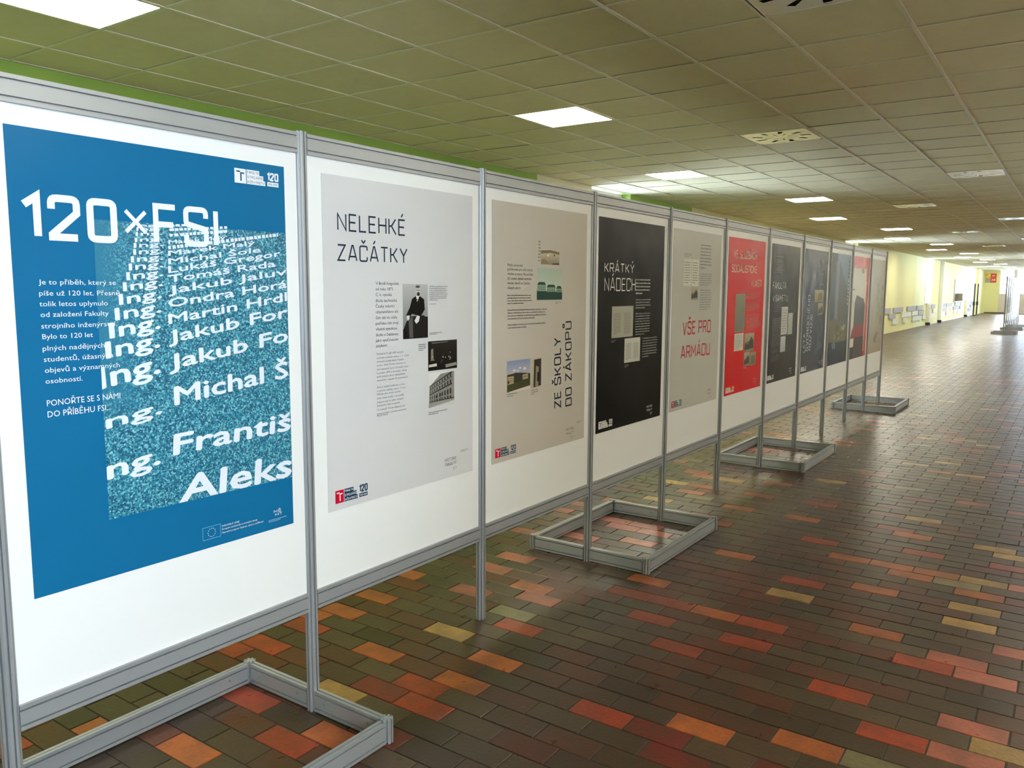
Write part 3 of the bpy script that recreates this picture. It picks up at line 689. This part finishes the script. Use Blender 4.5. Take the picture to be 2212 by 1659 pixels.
def asphalt_material():
    m, nt, b = nmat('printed_asphalt'); N = nt.nodes.new; L = nt.links.new
    g = N('ShaderNodeNewGeometry')
    v = N('ShaderNodeTexVoronoi'); v.inputs['Scale'].default_value = 210; L(g.outputs['Position'], v.inputs['Vector'])
    n = N('ShaderNodeTexNoise'); n.inputs['Scale'].default_value = 260; n.inputs['Detail'].default_value = 6; L(g.outputs['Position'], n.inputs['Vector'])
    mth = N('ShaderNodeMath'); mth.operation = 'MULTIPLY'; sep = N('ShaderNodeSeparateColor'); L(v.outputs['Color'], sep.inputs[0]); L(sep.outputs[0], mth.inputs[0]); L(n.outputs['Fac'], mth.inputs[1])
    cr = N('ShaderNodeValToRGB'); e = cr.color_ramp.elements
    e[0].position = .05; e[0].color = (*hx('#0f4a66'), 1); e[1].position = .62; e[1].color = (*hx('#8fd0da'), 1)
    q = cr.color_ramp.elements.new(.28); q.color = (*hx('#1f7c93'), 1)
    L(mth.outputs[0], cr.inputs[0])
    # the print melts into the plain blue towards the upper left of the picture field
    sx = N('ShaderNodeSeparateXYZ'); L(g.outputs['Position'], sx.inputs[0])
    fa = N('ShaderNodeMapRange'); fa.inputs[1].default_value = .285; fa.inputs[2].default_value = .42; L(sx.outputs['Y'], fa.inputs[0])
    fb = N('ShaderNodeMapRange'); fb.inputs[1].default_value = 1.26; fb.inputs[2].default_value = 1.12; L(sx.outputs['Z'], fb.inputs[0])
    mm = N('ShaderNodeMath'); mm.operation = 'MAXIMUM'; L(fa.outputs[0], mm.inputs[0]); L(fb.outputs[0], mm.inputs[1])
    mc = N('ShaderNodeMix'); mc.data_type = 'RGBA'; mc.inputs[6].default_value = (*hx('#14708f'), 1)
    L(mm.outputs[0], mc.inputs[0]); L(cr.outputs[0], mc.inputs[7]); L(mc.outputs[2], b.inputs['Base Color']); b.inputs['Roughness'].default_value = .35
    return m
POSTERS = json.loads(r'''{"120":[["H","120",25,916,271,916,116.1,"#e8ecee",0.16],["H","×",290,944,358,944,68.2,"#e8ecee",0.16],["H","FSI",375,918,586,918,116.4,"#e8ecee",0.14],["T","Je to příběh, který se",58,805,258,805,13.1,"#e8ecee",0],["T","píše už 120 let. Přesně",58,777,268,777,13.2,"#e8ecee",0],["T","tolik letos uplynulo",57,750,233,750,13.2,"#e8ecee",0],["T","od založení Fakulty",58,723,234,723,13.2,"#e8ecee",0],["T","strojního inženýrství.",58,694,255,694,13.2,"#e8ecee",0],["T","Bylo to 120 let",59,667,188,667,13.3,"#e8ecee",0],["T","plných nadějných",58,637,218,637,13.3,"#e8ecee",0],["T","studentů, úžasných",59,609,240,609,13.3,"#e8ecee",0],["T","objevů a významných",60,581,257,581,13.4,"#e8ecee",0],["T","osobností.",60,553,154,553,13.4,"#e8ecee",0],["T","PONOŘTE SE S NÁMI",60,495,254,495,16.1,"#e8ecee",0],["T","DO PŘÍBĚHU FSI...",60,466,227,466,16.2,"#e8ecee",0],["S","Ing.",327,966,386,969,7.8,"#dfe6ee",0],["S","Ing.",325,954,394,960,9.9,"#dfe6ee",0],["S","Ing.",322,940,402,948,10.4,"#dfe6ee",0],["S","Ing.",319,923,401,932,11.6,"#dfe6ee",0],["S","Ing.",315,907,401,916,13.2,"#dfe6ee",0],["S","Ing.",313,888,402,898,15.4,"#dfe6ee",0],["S","Ing.",305,867,401,878,16.6,"#dfe6ee",0],["S","Ing.",298,845,399,857,18.8,"#dfe6ee",0],["S","Ing.",290,818,398,832,21.9,"#dfe6ee",0],["S","Ing.",279,788,395,804,24.0,"#dfe6ee",0],["S","Ing.",266,751,390,769,29.3,"#dfe6ee",0],["S","Ing.",253,709,387,729,33.6,"#dfe6ee",0],["S","Ing.",235,661,382,683,41.9,"#dfe6ee",0],["S","Ing.",222,607,378,630,45.2,"#dfe6ee",0],["S","Ing.",201,526,375,556,57.9,"#dfe6ee",0],["S","~",427,972,510,979,7.7,"#dfe6ee",0],["S","~",425,959,617,978,8.8,"#dfe6ee",0],["S","~",424,943,620,966,9.9,"#dfe6ee",0],["S","Marek Malý",420,922,609,946,11.0,"#dfe6ee",0],["S","~",419,907,809,965,12.2,"#dfe6ee",0],["S","Marek Malý",418,889,717,934,14.4,"#dfe6ee",0],["S","Michal Šole",417,865,737,912,16.6,"#dfe6ee",0],["S","Lukáš Gregor",416,840,815,902,19.4,"#dfe6ee",0],["S","Tomáš Rada",415,813,794,868,20.6,"#dfe6ee",0],["S","Jakub Jaluv",413,780,839,843,22.3,"#dfe6ee",0],["S","Ondra Horá",411,741,838,801,25.7,"#dfe6ee",0],["S","Martin Hrdl",410,694,838,757,29.1,"#dfe6ee",0],["S","Jakub For",408,639,838,704,35.9,"#dfe6ee",0],["S","Jakub Fo",407,562,837,624,43.5,"#dfe6ee",0],["S","ng.",212,415,375,439,38.7,"#dfe6ee",0],["S","ng.",208,275,362,292,55.6,"#dfe6ee",0],["S","Michal Š",418,457,832,504,54.7,"#dfe6ee",0],["S","Františ",407,310,836,325,62.3,"#dfe6ee",0],["S","Aleks",421,161,832,168,82.2,"#dfe6ee",0],["logo",650,1120,816,1167,"#e8ecee","#e8ecee","#1b4a66","#1b4a66"],["EU",491,27,554,67,"#e8ecee"],["T","EVROPSKÁ UNIE",559,55,623,55,5.5,"#e8ecee",0],["T","Evropské strukturální a investiční fondy",559,45,692,45,5.5,"#e8ecee",0],["T","Operační program Výzkum, vývoj a vzdělávání",558,34,716,34,5.5,"#e8ecee",0],["H","MŠ",758,53,788,53,10.0,"#e8ecee",0.14],["H","MT",764,42,793,42,9.3,"#e8ecee",0.14],["G",737,25,811,35,"#9fc4dd",2]],"nelehke":[["H","NELEHKÉ",67,999,418,999,62.5,"#1d2a3c",0.1],["H","ZAČÁTKY",65,894,429,894,59.2,"#1d2a3c",0.1],["T","V Brně fungovala",253,812,377,812,11.5,"#2c3136",0],["T","od roku 1873",252,791,344,791,11.5,"#2c3136",0],["T","C. k. vysoká",252,770,337,770,11.5,"#2c3136",0],["T","škola technická.",252,748,368,748,11.6,"#2c3136",0],["T","Česky mluvící",251,727,352,727,11.6,"#2c3136",0],["T","obyvatelstvo ale",251,706,373,706,11.6,"#2c3136",0],["T","čím dál víc cítilo",251,684,367,684,11.6,"#2c3136",0],["T","potřebu mít svoji",250,663,373,663,11.6,"#2c3136",0],["T","vlastní vysokou",250,642,364,642,11.7,"#2c3136",0],["T","školu s češtinou",250,620,370,620,11.7,"#2c3136",0],["T","jako vyučovacím",249,599,370,599,11.7,"#2c3136",0],["T","jazykem.",249,579,312,579,11.7,"#2c3136",0],["T","Dočkali se 19. září 1899, kdy bylo",253,550,399,550,7.6,"#77787a",0],["T","císařským výnosem zřízena C. k. česká",252,535,430,535,7.6,"#77787a",0],["T","technická vysoká škola Františka",252,521,403,521,7.6,"#77787a",0],["T","Josefa v Brně. Prvním rektorem se",252,507,411,507,7.6,"#77787a",0],["T","stal matematik Karel Zahradník. Hned",252,492,426,492,7.6,"#77787a",0],["T","na podzim 1899 se ke studiu – tehdy",251,478,418,478,7.6,"#77787a",0],["T","ještě jednoho oboru inženýrského",251,464,410,464,7.6,"#77787a",0],["T","stavitelství – zapsalo 47 posluchačů.",251,450,423,450,7.7,"#77787a",0],["T","Škola se úspěšně etablovala o rozvoj",251,424,405,424,7.7,"#77787a",0],["T","a rozšíření nabídky oborů. V roce",250,410,408,410,7.7,"#77787a",0],["T","1900 byl jako druhý otevřen",250,397,380,397,7.7,"#77787a",0],["T","odbor stavby strojů, o rok později",250,382,399,382,7.7,"#77787a",0],["T","přejmenovaný na odbor strojního",250,367,399,367,7.7,"#77787a",0],["T","inženýrství, kam se zapsalo",250,354,376,354,7.7,"#77787a",0],["T","23 studentů. Prvním děkanem byl",249,338,404,338,7.7,"#77787a",0],["T","zvolen profesor stavební mechaniky",249,323,414,323,7.7,"#77787a",0],["T","Michal Ursíny.",249,316,311,316,7.7,"#77787a",0],["man",399,602,546,816,0],["group",546,465,732,586,0],["facade",547,313,712,455,0],["G",556,749,671,812,"#77787a",8],["G",556,734,651,740,"#77787a",1],["G",555,612,633,623,"#444444",2],["G",488,550,535,580,"#444444",4],["G",546,283,666,298,"#555555",2],["logo",33,24,194,75,"#e8ecee","#c8102e","#16344f","#16344f"],["H","HISTORIE",648,72,725,72,12.7,"#2c3136",0.1],["H","FAKULTY",650,52,725,52,12.7,"#2c3136",0.1],["H","1/7",702,28,725,28,12.9,"#2c3136",0.1],["G",754,97,807,107,"#77787a",2]],"zeskoly":[["T","Mladá univerzita",117,902,241,902,12.4,"#3b3834",0],["T","potřebovala pro svůj rozvoj",117,883,321,883,12.4,"#3b3834",0],["T","vhodné prostory. Na počátku",117,862,330,862,12.4,"#3b3834",0],["T","20. století užívala technika",117,841,314,841,12.5,"#3b3834",0],["T","dvanáct domů ve čtyřech",117,820,304,820,12.5,"#3b3834",0],["T","různých ulicích.",118,798,227,798,12.5,"#3b3834",0],["G",116,726,324,775,"#6e6a62",4],["G",120,655,456,708,"#6e6a62",4],["G",120,613,453,640,"#6e6a62",2],["G",533,724,589,737,"#6e6a62",2],["G",115,297,205,316,"#6e6a62",2],["G",323,287,384,315,"#6e6a62",3],["sepia",397,918,565,990,0],["green",363,746,596,898,0],["school",118,320,311,466,0],["soldier",320,320,409,464,0],["G",373,928,394,1033,"#6e6a62",7],["H","ZE ŠKOLY",599,195,589,558,65.6,"#1d2a3c",0.13],["H","DO ZÁKOPŮ",705,194,691,637,62.8,"#1d2a3c",0.13],["logo",26,25,193,70,"#e8ecee","#c8102e","#24424a","#16344f"],["H","HISTORIE",650,64,729,64,13.0,"#3b3834",0.1],["H","FAKULTY",651,42,730,42,13.0,"#3b3834",0.1],["H","2/7",699,16,730,16,13.1,"#3b3834",0.1],["G",757,89,815,100,"#6e6a62",2]],"kratky":[["H","KRÁTKÝ",65,892,430,892,52.5,"#dadbd2",0.125],["H","NÁDECH",69,789,452,789,74.2,"#dadbd2",0.085],["G",456,766,658,866,"#a9aaa4",5],["G",459,682,660,746,"#8b8c86",4],["G",459,525,662,664,"#8b8c86",9],["G",559,386,770,513,"#8b8c86",8],["G",160,499,224,514,"#8b8c86",2],["G",330,344,383,366,"#8b8c86",3],["paper",164,525,429,703,"#a9a89a",2],["paper",326,373,530,515,"#c9cabf",2],["logo",31,22,193,67,"#dadbd2","#dadbd2","#23241f","#23241f"],["H","HISTORIE",639,72,719,72,12.8,"#dadbd2",0.125],["H","FAKULTY",642,50,720,50,12.8,"#dadbd2",0.125],["H","3/7",689,26,721,26,13.0,"#dadbd2",0.125]],"vse":[["H","VŠE PRO",182,497,682,497,90.8,"#b8242c",0.125],["H","ARMÁDU",163,338,680,338,87.8,"#b8242c",0.125],["G",450,937,661,1113,"#86847a",8],["G",456,825,672,913,"#86847a",6],["G",461,654,672,804,"#86847a",9],["G",173,1012,303,1040,"#86847a",3],["paper",172,823,297,1000,"#cfcfc2",1],["paper",307,823,427,1001,"#cfcfc2",1],["sepia",308,731,426,815,1],["logo",34,25,202,71,"#dadbd2","#b8242c","#24424a","#16344f"],["H","HISTORIE",655,74,726,74,14.0,"#3b3834",0.1],["H","FAKULTY",661,50,728,50,14.1,"#3b3834",0.1],["H","4/7",700,24,731,24,14.2,"#3b3834",0.1]],"ve":[["H","VE SLUŽBÁCH",105,1037,634,1037,60.9,"#e6d9c0",0.13],["H","SOCIALISTICKÉ",68,931,646,931,58.4,"#e6d9c0",0.13],["H","VLASTI",512,822,774,822,59.4,"#e6d9c0",0.13],["G",411,726,756,773,"#c98078",3],["G",412,631,758,701,"#c98078",6],["G",415,480,761,608,"#c98078",10],["G",408,175,518,194,"#c98078",1],["G",338,777,390,792,"#c98078",1],["paper",177,475,400,768,"#8f8b74",0],["paper",180,330,383,464,"#dcdcc8",1],["sepia",408,306,641,456,1],["sepia",411,196,546,305,1],["sepia",553,193,700,298,2],["logo",30,18,208,63,"#e6d9c0","#e6d9c0","#c41820","#c41820"],["H","HISTORIE",652,69,723,69,12.8,"#e08a80",0.1],["H","FAKULTY",659,46,726,46,12.8,"#e08a80",0.1],["H","5/7",695,22,728,22,12.8,"#e08a80",0.1]],"sametu":[["H","FAKULTA",56,808,435,808,60.8,"#dadbd2",0.125],["H","V SAMETU",61,702,495,702,54.4,"#dadbd2",0.125],["G",116,925,341,1107,"#77746c",8],["G",91,604,323,648,"#77746c",4],["G",93,304,332,560,"#77746c",24],["G",91,251,286,284,"#77746c",4],["G",91,179,294,240,"#77746c",6],["paper",335,404,524,652,"#c4c6c2",1],["paper",543,400,680,593,"#c4c6c2",0],["paper",338,251,485,390,"#c4c8cc",0],["logo",6,27,183,69,"#dadbd2","#dadbd2","#23241f","#23241f"],["H","HISTORIE",631,77,714,77,11.7,"#dadbd2",0.125],["H","FAKULTY",637,56,717,56,11.7,"#dadbd2",0.125],["H","6/7",680,33,719,33,11.7,"#dadbd2",0.125]],"rozvoje":[["H","LÉTA",127,205,111,388,64.3,"#a9b4bd",0.12],["H","SVOBODNÉHO",226,207,232,751,77.4,"#b4bdc2",0.12],["H","ROZVOJE",328,208,350,568,78.6,"#b4bdc2",0.12],["G",537,992,704,1101,"#5b6772",7],["G",521,837,704,975,"#5b6772",16],["G",543,196,736,538,"#5b6772",34],["sepia",389,680,727,802,3],["sepia",527,550,718,671,1],["logo",16,20,198,66,"#dadbd2","#c9cdcb","#2a3340","#2a3340"],["H","HISTORIE",650,72,828,72,10.5,"#dadbd2",0.125],["H","FAKULTY",659,52,831,52,10.5,"#dadbd2",0.125],["H","7/7",712,31,835,31,10.6,"#dadbd2",0.125]],"nine":[["logo",-7,18,191,63,"#dadbd2","#c9cdcb","#2a3340","#2a3340"]],"ten":[]}''')
W_, H_ = 840, 1189
def sheet(t, col, name='paper_'):
    nx, nz = 10, 14; vs = []; fs = []
    for a in range(nz+1):
        for c in range(nx+1): vs.append((.0016, W_*.001*c/nx, H_*.001*a/nz))
    for a in range(nz):
        for c in range(nx): i = a*(nx+1)+c; fs.append((i, i+1, i+nx+2, i+nx+1))
    k = len(vs); w, h = W_*.001, H_*.001
    vs += [(0, 0, 0), (0, w, 0), (0, w, h), (0, 0, h)]; fs.append((k+3, k+2, k+1, k))
    c4 = [0, nx, (nz+1)*(nx+1)-1, nz*(nx+1)]
    fs += [(k, k+1, c4[1], *range(nx-1, 0, -1), c4[0])]
    top = list(range(nz*(nx+1), (nz+1)*(nx+1)))
    fs += [(k+2, k+3, *top)]
    fs += [(k+1, k+2, *[r_*(nx+1)+nx for r_ in range(nz, -1, -1)])]
    fs += [(k+3, k, *[r_*(nx+1) for r_ in range(nz+1)])]
    return mk('sheet', mesh('sheet', vs, fs), paper_material('poster_paper', hx(col)), t)
def poster(key, bay, col, label, extra=None, du=0, y0=0, ys=None):
    ys = ys or YP; yc = (ys[bay]+ys[bay+1])/2+du+y0
    t = thing('poster', label, 'poster', (.0032, yc-W_*.0005, .706), 'exhibition posters on the white panels')
    sheet(t, col)
    heads, bodies, marks, lg = [], [], Ink(), Ink(); last = None
    cl = (6, 163, 838, 976)
    sten = Ink(); rr = random.Random(5)
    for it in POSTERS.get(key, []):
        k = it[0]
        if k == 'H':
            if it[6] > 25: hd = Ink(); heads.append(hd)
            else: hd = marks
            heading(hd, it[1], *it[2:7], it[7], it[8], 4); last = None
        elif k == 'T':
            if last is None or abs(last-it[3]) > it[6]*3.2: body = Ink(); bodies.append(body)
            last = it[3]; text(body, it[1], *it[2:7], it[7], 4)
        elif k == 'S':
            if it[1] == '~': 
                L_, f = frame_map(*it[2:7]); x = 0
                while x < L_-4:
                    w = rr.uniform(8, 15); sten.poly([f(x, 0), f(min(x+w, L_), 0), f(min(x+w, L_), it[6]*.8), f(x, it[6]*.8)], it[7], 3); x += w+rr.uniform(2, 6)
            else: text(sten, it[1], *it[2:7], it[7], 3, bold=.055, shear=.12, clip=(205, 163, 838, 976))
        elif k == 'G': body = Ink(); lines(body, *it[1:5], it[5], it[6], 4); bodies.append(body); last = None
        elif k == 'logo': logo(lg, *it[1:])
        elif k == 'EU':
            u0, v0, u1, v1 = it[1:5]; c = it[5]; e = .9
            for q in ((u0, v0, u1, v0+e), (u0, v1-e, u1, v1), (u0, v0, u0+e, v1), (u1-e, v0, u1, v1)): lg.rect(*q, '#8fc4e0', 2)
            cx, cy, R_ = (u0+u1)/2, (v0+v1)/2, (v1-v0)*.33
            for a in range(12):
                x, y = cx+R_*math.sin(a*math.pi/6), cy+R_*math.cos(a*math.pi/6)
                lg.poly([(x+(1.9 if q % 2 == 0 else .8)*math.sin(q*math.pi/5), y+(1.9 if q % 2 == 0 else .8)*math.cos(q*math.pi/5)) for q in range(10)][::-1], c, 2)
        elif k == 'paper':
            ik = Ink(); r = it[1:5]; ik.rect(*r, it[5], 1); w = r[2]-r[0]; h = r[3]-r[1]
            if it[6] == 1: lines(ik, r[0]+w*.1, r[1]+h*.08, r[2]-w*.1, r[3]-h*.08, '#8c8c82', 9, 2)
            if it[6] == 2: lines(ik, r[0]+w*.08, r[1]+h*.1, r[0]+w*.42, r[3]-h*.2, '#77766c', 14, 2); lines(ik, r[0]+w*.56, r[1]+h*.1, r[0]+w*.9, r[3]-h*.2, '#77766c', 14, 2)
            if it[6] == 0: grad(ik, (r[0]+w*.05, r[1]+h*.03, r[2]-w*.05, r[3]-h*.03), it[5], '#%02x%02x%02x' % tuple(min(255, int(int(it[5][q:q+2], 16)*.86)) for q in (1, 3, 5)), 2)
            ik.build('document_print', t)
        else:
            ik = Ink(); pic(ik, k, it[1:5], it[5]); ik.build('photo_print', t)
    if extra: extra(t)
    sten.build('stencilled_names', t)
    for q in heads: q.build('heading', t)
    for q in bodies: q.build('body_text', t)
    marks.build('small_lettering', t); lg.build('emblem', t)
    return t
def x120(t):
    ik = Ink(); ik.rect(205, 162, 840, 977, '#1f7c93', 1); ik.build('photo_print', t, asphalt_material(), 'teal photograph of painted names on asphalt')
def x9(t):
    ik = Ink(); grad(ik, (0, 250, 840, 1189), '#7d93a8', '#55574c', 1)
    ik.poly([(0, 1189), (250, 1189), (190, 480), (0, 440)], '#4a5252', 2); ik.poly([(200, 1100), (300, 1130), (330, 480), (210, 470)], '#7e8584', 3)
    ik.poly([(350, 1110), (790, 760), (780, 440), (340, 470)], '#5a5c56', 2); ik.poly([(0, 470), (230, 500), (760, 330), (760, 215), (0, 250)], '#6a6650', 3)
    rr = random.Random(2)
    for k in range(16): ell(ik, rr.uniform(60, 700), rr.uniform(255, 420), rr.uniform(20, 50), rr.uniform(15, 40), rr.choice(['#8d8560', '#5c6048', '#a09a7c', '#47483c']), 4, 8)
    ik.rect(0, 0, 840, 235, '#27323f', 5)
    for k in range(6): ell(ik, 230+rr.uniform(-60, 60), 215+rr.uniform(-40, 30), 30, 22, '#6c7d96', 6, 8)
    ik.build('photo_print', t)
    b2 = Ink(); y = 640
    while y < 1150: h = rr.uniform(22, 34); b2.rect(748, y, 800, y+h*.4, '#d5d9d8' if y < 900 else '#2a3340', 6); b2.rect(748, y, 762, y+h, '#d5d9d8' if y < 900 else '#2a3340', 6); y += h+16
    b2.build('vertical_lettering', t)
def x10(t):
    ik = Ink(); ik.rect(0, 140, 700, 1056, '#d8d6c6', 1); ik.poly([(130, 370), (684, 359), (700, 620), (605, 697), (227, 744), (139, 655)], '#57524a', 2)
    ik.poly([(0, 240), (684, 240), (684, 400), (130, 380), (60, 330)], '#8e3a34', 3); ik.poly([(0, 140), (0, 0), (700, 0), (690, 250), (180, 250), (170, 140)], '#4a3a32', 4)
    ik.rect(0, 0, 180, 130, '#2b2926', 5); ik.rect(690, 60, 720, 900, '#d8d6c6', 2); ik.rect(430, 1000, 560, 1056, '#a79a88', 2); ik.rect(0, 800, 120, 815, '#7a766c', 2)
    ik.build('artwork_print', t)
def x11(t):
    ik = Ink(); rr = random.Random(9); grad(ik, (0, 0, 840, 1189), '#b9b7a6', '#a2967f', 1)
    ik.poly([(330, 330), (520, 330), (640, 980), (300, 980)], '#aaa890', 2)
    for k in range(26): ell(ik, rr.uniform(400, 820), rr.uniform(330, 950), rr.uniform(20, 60), rr.uniform(20, 50), rr.choice(['#8f9478', '#868a70', '#a3a68c', '#989274']), 3, 8)
    for k in range(7): ell(ik, rr.uniform(350, 650), rr.uniform(150, 260), 50, 36, rr.choice(['#6f6a56', '#7c7662', '#8a8470']), 4, 8)
    for k in range(20): ell(ik, 330+rr.uniform(-20, 20), 300+k*32, 9, 11, '#dedccb', 5, 6)
    ik.build('photo_print', t)
GREY = '#cac8c5'
poster('120', 0, '#14648f', 'nearest poster, deep blue, big white 120×FSI heading over teal asphalt photograph', x120, .002)
poster('nelehke', 1, '#cbcbcb', 'light grey poster headed NELEHKÉ ZAČÁTKY with black-and-white photo of a seated bearded man', None, .010)
poster('zeskoly', 2, '#bdb6ab', 'warm grey poster with vertical heading ZE ŠKOLY DO ZÁKOPŮ and a green building postcard', None, .004)
poster('kratky', 3, '#121210', 'black poster with white heading KRÁTKÝ NÁDECH and two document pictures', None, -.005)
poster('vse', 4, '#bab9b1', 'grey poster with red lettering VŠE PRO ARMÁDU', None, -.002)
poster('ve', 5, '#d00c14', 'bright red poster headed VE SLUŽBÁCH SOCIALISTICKÉ VLASTI', None, 0)
poster('sametu', 6, '#2a2927', 'charcoal poster headed FAKULTA V SAMETU with three white documents', None, .002)
poster('rozvoje', 7, '#3a424b', 'slate blue poster with vertical lettering LÉTA SVOBODNÉHO ROZVOJE', None, 0)
poster('nine', 8, '#2a3340', 'blue-grey photo poster with a pointed glass building above a dark navy foot', x9, 0)
poster('ten', 9, '#c0453c', 'red-bordered poster with white field and dark angular shape', x10, 0)
poster('eleven', 10, '#b0ab98', 'pale beige poster with green foliage, farthest on the near display stand', x11, 0)
far = [.985*k for k in range(9)]
for k, (c, lab) in enumerate((('#b3a494', 'beige poster on the nearest panel of the distant display stand'), ('#8e8378', 'brownish poster on the second panel of the distant display stand'), ('#c4bbb0', 'pale poster on the third panel of the distant display stand'))):
    t = thing('poster', lab, 'poster', (.0032, 32.3+far[k]+.07, .706), 'posters on the distant stand'); sheet(t, c)
    ik = Ink(); lines(ik, 120, 200, 420, 900, '#6a6058', 14, 2); ik.build('body_text', t)
    ik = Ink(); ik.rect(480, 300, 740, 620, '#7d7468', 2); ik.rect(480, 700, 740, 960, '#92897c', 2); ik.build('photo_print', t)

# ------------------------------------------------------------------ far end: direction sign, notice case, black poles
t = thing('direction_sign', 'square orange, grey and red sign reading A4 on the yellow end wall', 'sign', (-3.28, Y1-.001, 2.06))
m_sgrey = mat('sign_grey', (.42, .40, .30), .5, 0, .03, 5); m_sor = mat('sign_orange', (.85, .45, .08), .5, 0, .03, 5); m_sred = mat('sign_red', (.75, .08, .05), .5, 0, .03, 5)
B().box(0, -.02, 0, .66, 0, .62).build('sign_plate', m_white, t)
B().box(.0, -.024, 0, .32, -.02, .31).build('grey_field', m_sgrey, t)
B().box(.0, -.024, .31, .32, -.02, .62).build('orange_field', m_sor, t)
B().box(.32, -.024, 0, .66, -.02, .62).build('red_field', m_sred, t)
def sign_text(s, x, z, h, w, col, name):
    V, F = text_geo(s, .01); x0 = min(p[0] for p in V); x1 = max(p[0] for p in V)
    me = mesh(name, [(x+(p[0]-x0)/(x1-x0)*w, -.0255, z+p[1]/.72*h) for p in V], [tuple(f) for f in F]); mk(name, me, m_white, t)
sign_text('A4', .38, .12, .15, .22, None, 'lettering'); sign_text('A3', .40, .42, .11, .14, None, 'lettering')
b = B(); b.v += [(.04, -.0245, .36), (.14, -.0245, .36), (.28, -.0245, .50), (.28, -.0245, .40), (.31, -.0245, .58), (.14, -.0245, .58), (.23, -.0245, .54)]; b.f += [(0, 1, 2, 6), (3, 4, 5)]
b.build('arrow', mat('sign_yellow', (.9, .75, .25), .5, 0, .02, 5), t)
t = thing('notice_case', 'large bright glazed notice case with pale papers hung on the far left wall', 'notice board', (WX+.001, 47.5, .9))
B().box(0, 0, 0, .03, 3.6, 1.2).build('back_board', m_off, t)
b = B(); b.box(.03, 0, 0, .07, .06, 1.2); b.box(.03, 3.54, 0, .07, 3.6, 1.2); b.box(.03, .06, 0, .07, 3.54, .05); b.box(.03, .06, 1.15, .07, 3.54, 1.2); b.build('case_frame', m_alu, t)
B().box(.055, .06, .05, .059, 3.54, 1.15).build('glass_front', m_glass, t)
rr = random.Random(4)
m_pap = mat('pinned_paper', (.55, .54, .50), .6, 0, .25, 9)
for k in range(8): x = .12+k*.42; z = rr.uniform(.12, .4); B().box(.031, x, z, .033, x+.33, z+rr.uniform(.4, .6)).build('pinned_sheet', m_pap, t)
for y, lab in ((55.6, 'slim black floor pole by the far left wall, nearer of two'), (57.45, 'slim black floor pole by the far left wall, farther of two')):
    t = thing('barrier_pole', lab, 'pole', (WX+.22, y, 0), 'black poles')
    B().box(-.15, -.15, 0, .15, .15, .02).build('foot_plate', m_black, t, bevel=.004)
    bm = bmesh.new(); bmesh.ops.create_cone(bm, cap_ends=True, segments=14, radius1=.045, radius2=.04, depth=1.93, matrix=Matrix.Translation((0, 0, .985)))
    me = bpy.data.meshes.new('pole'); bm.to_mesh(me); bm.free(); mk('pole', me, m_black, t)
    B().box(-.06, -.07, .62, .06, .07, .85).build('lock_box', m_black, t, bevel=.01)
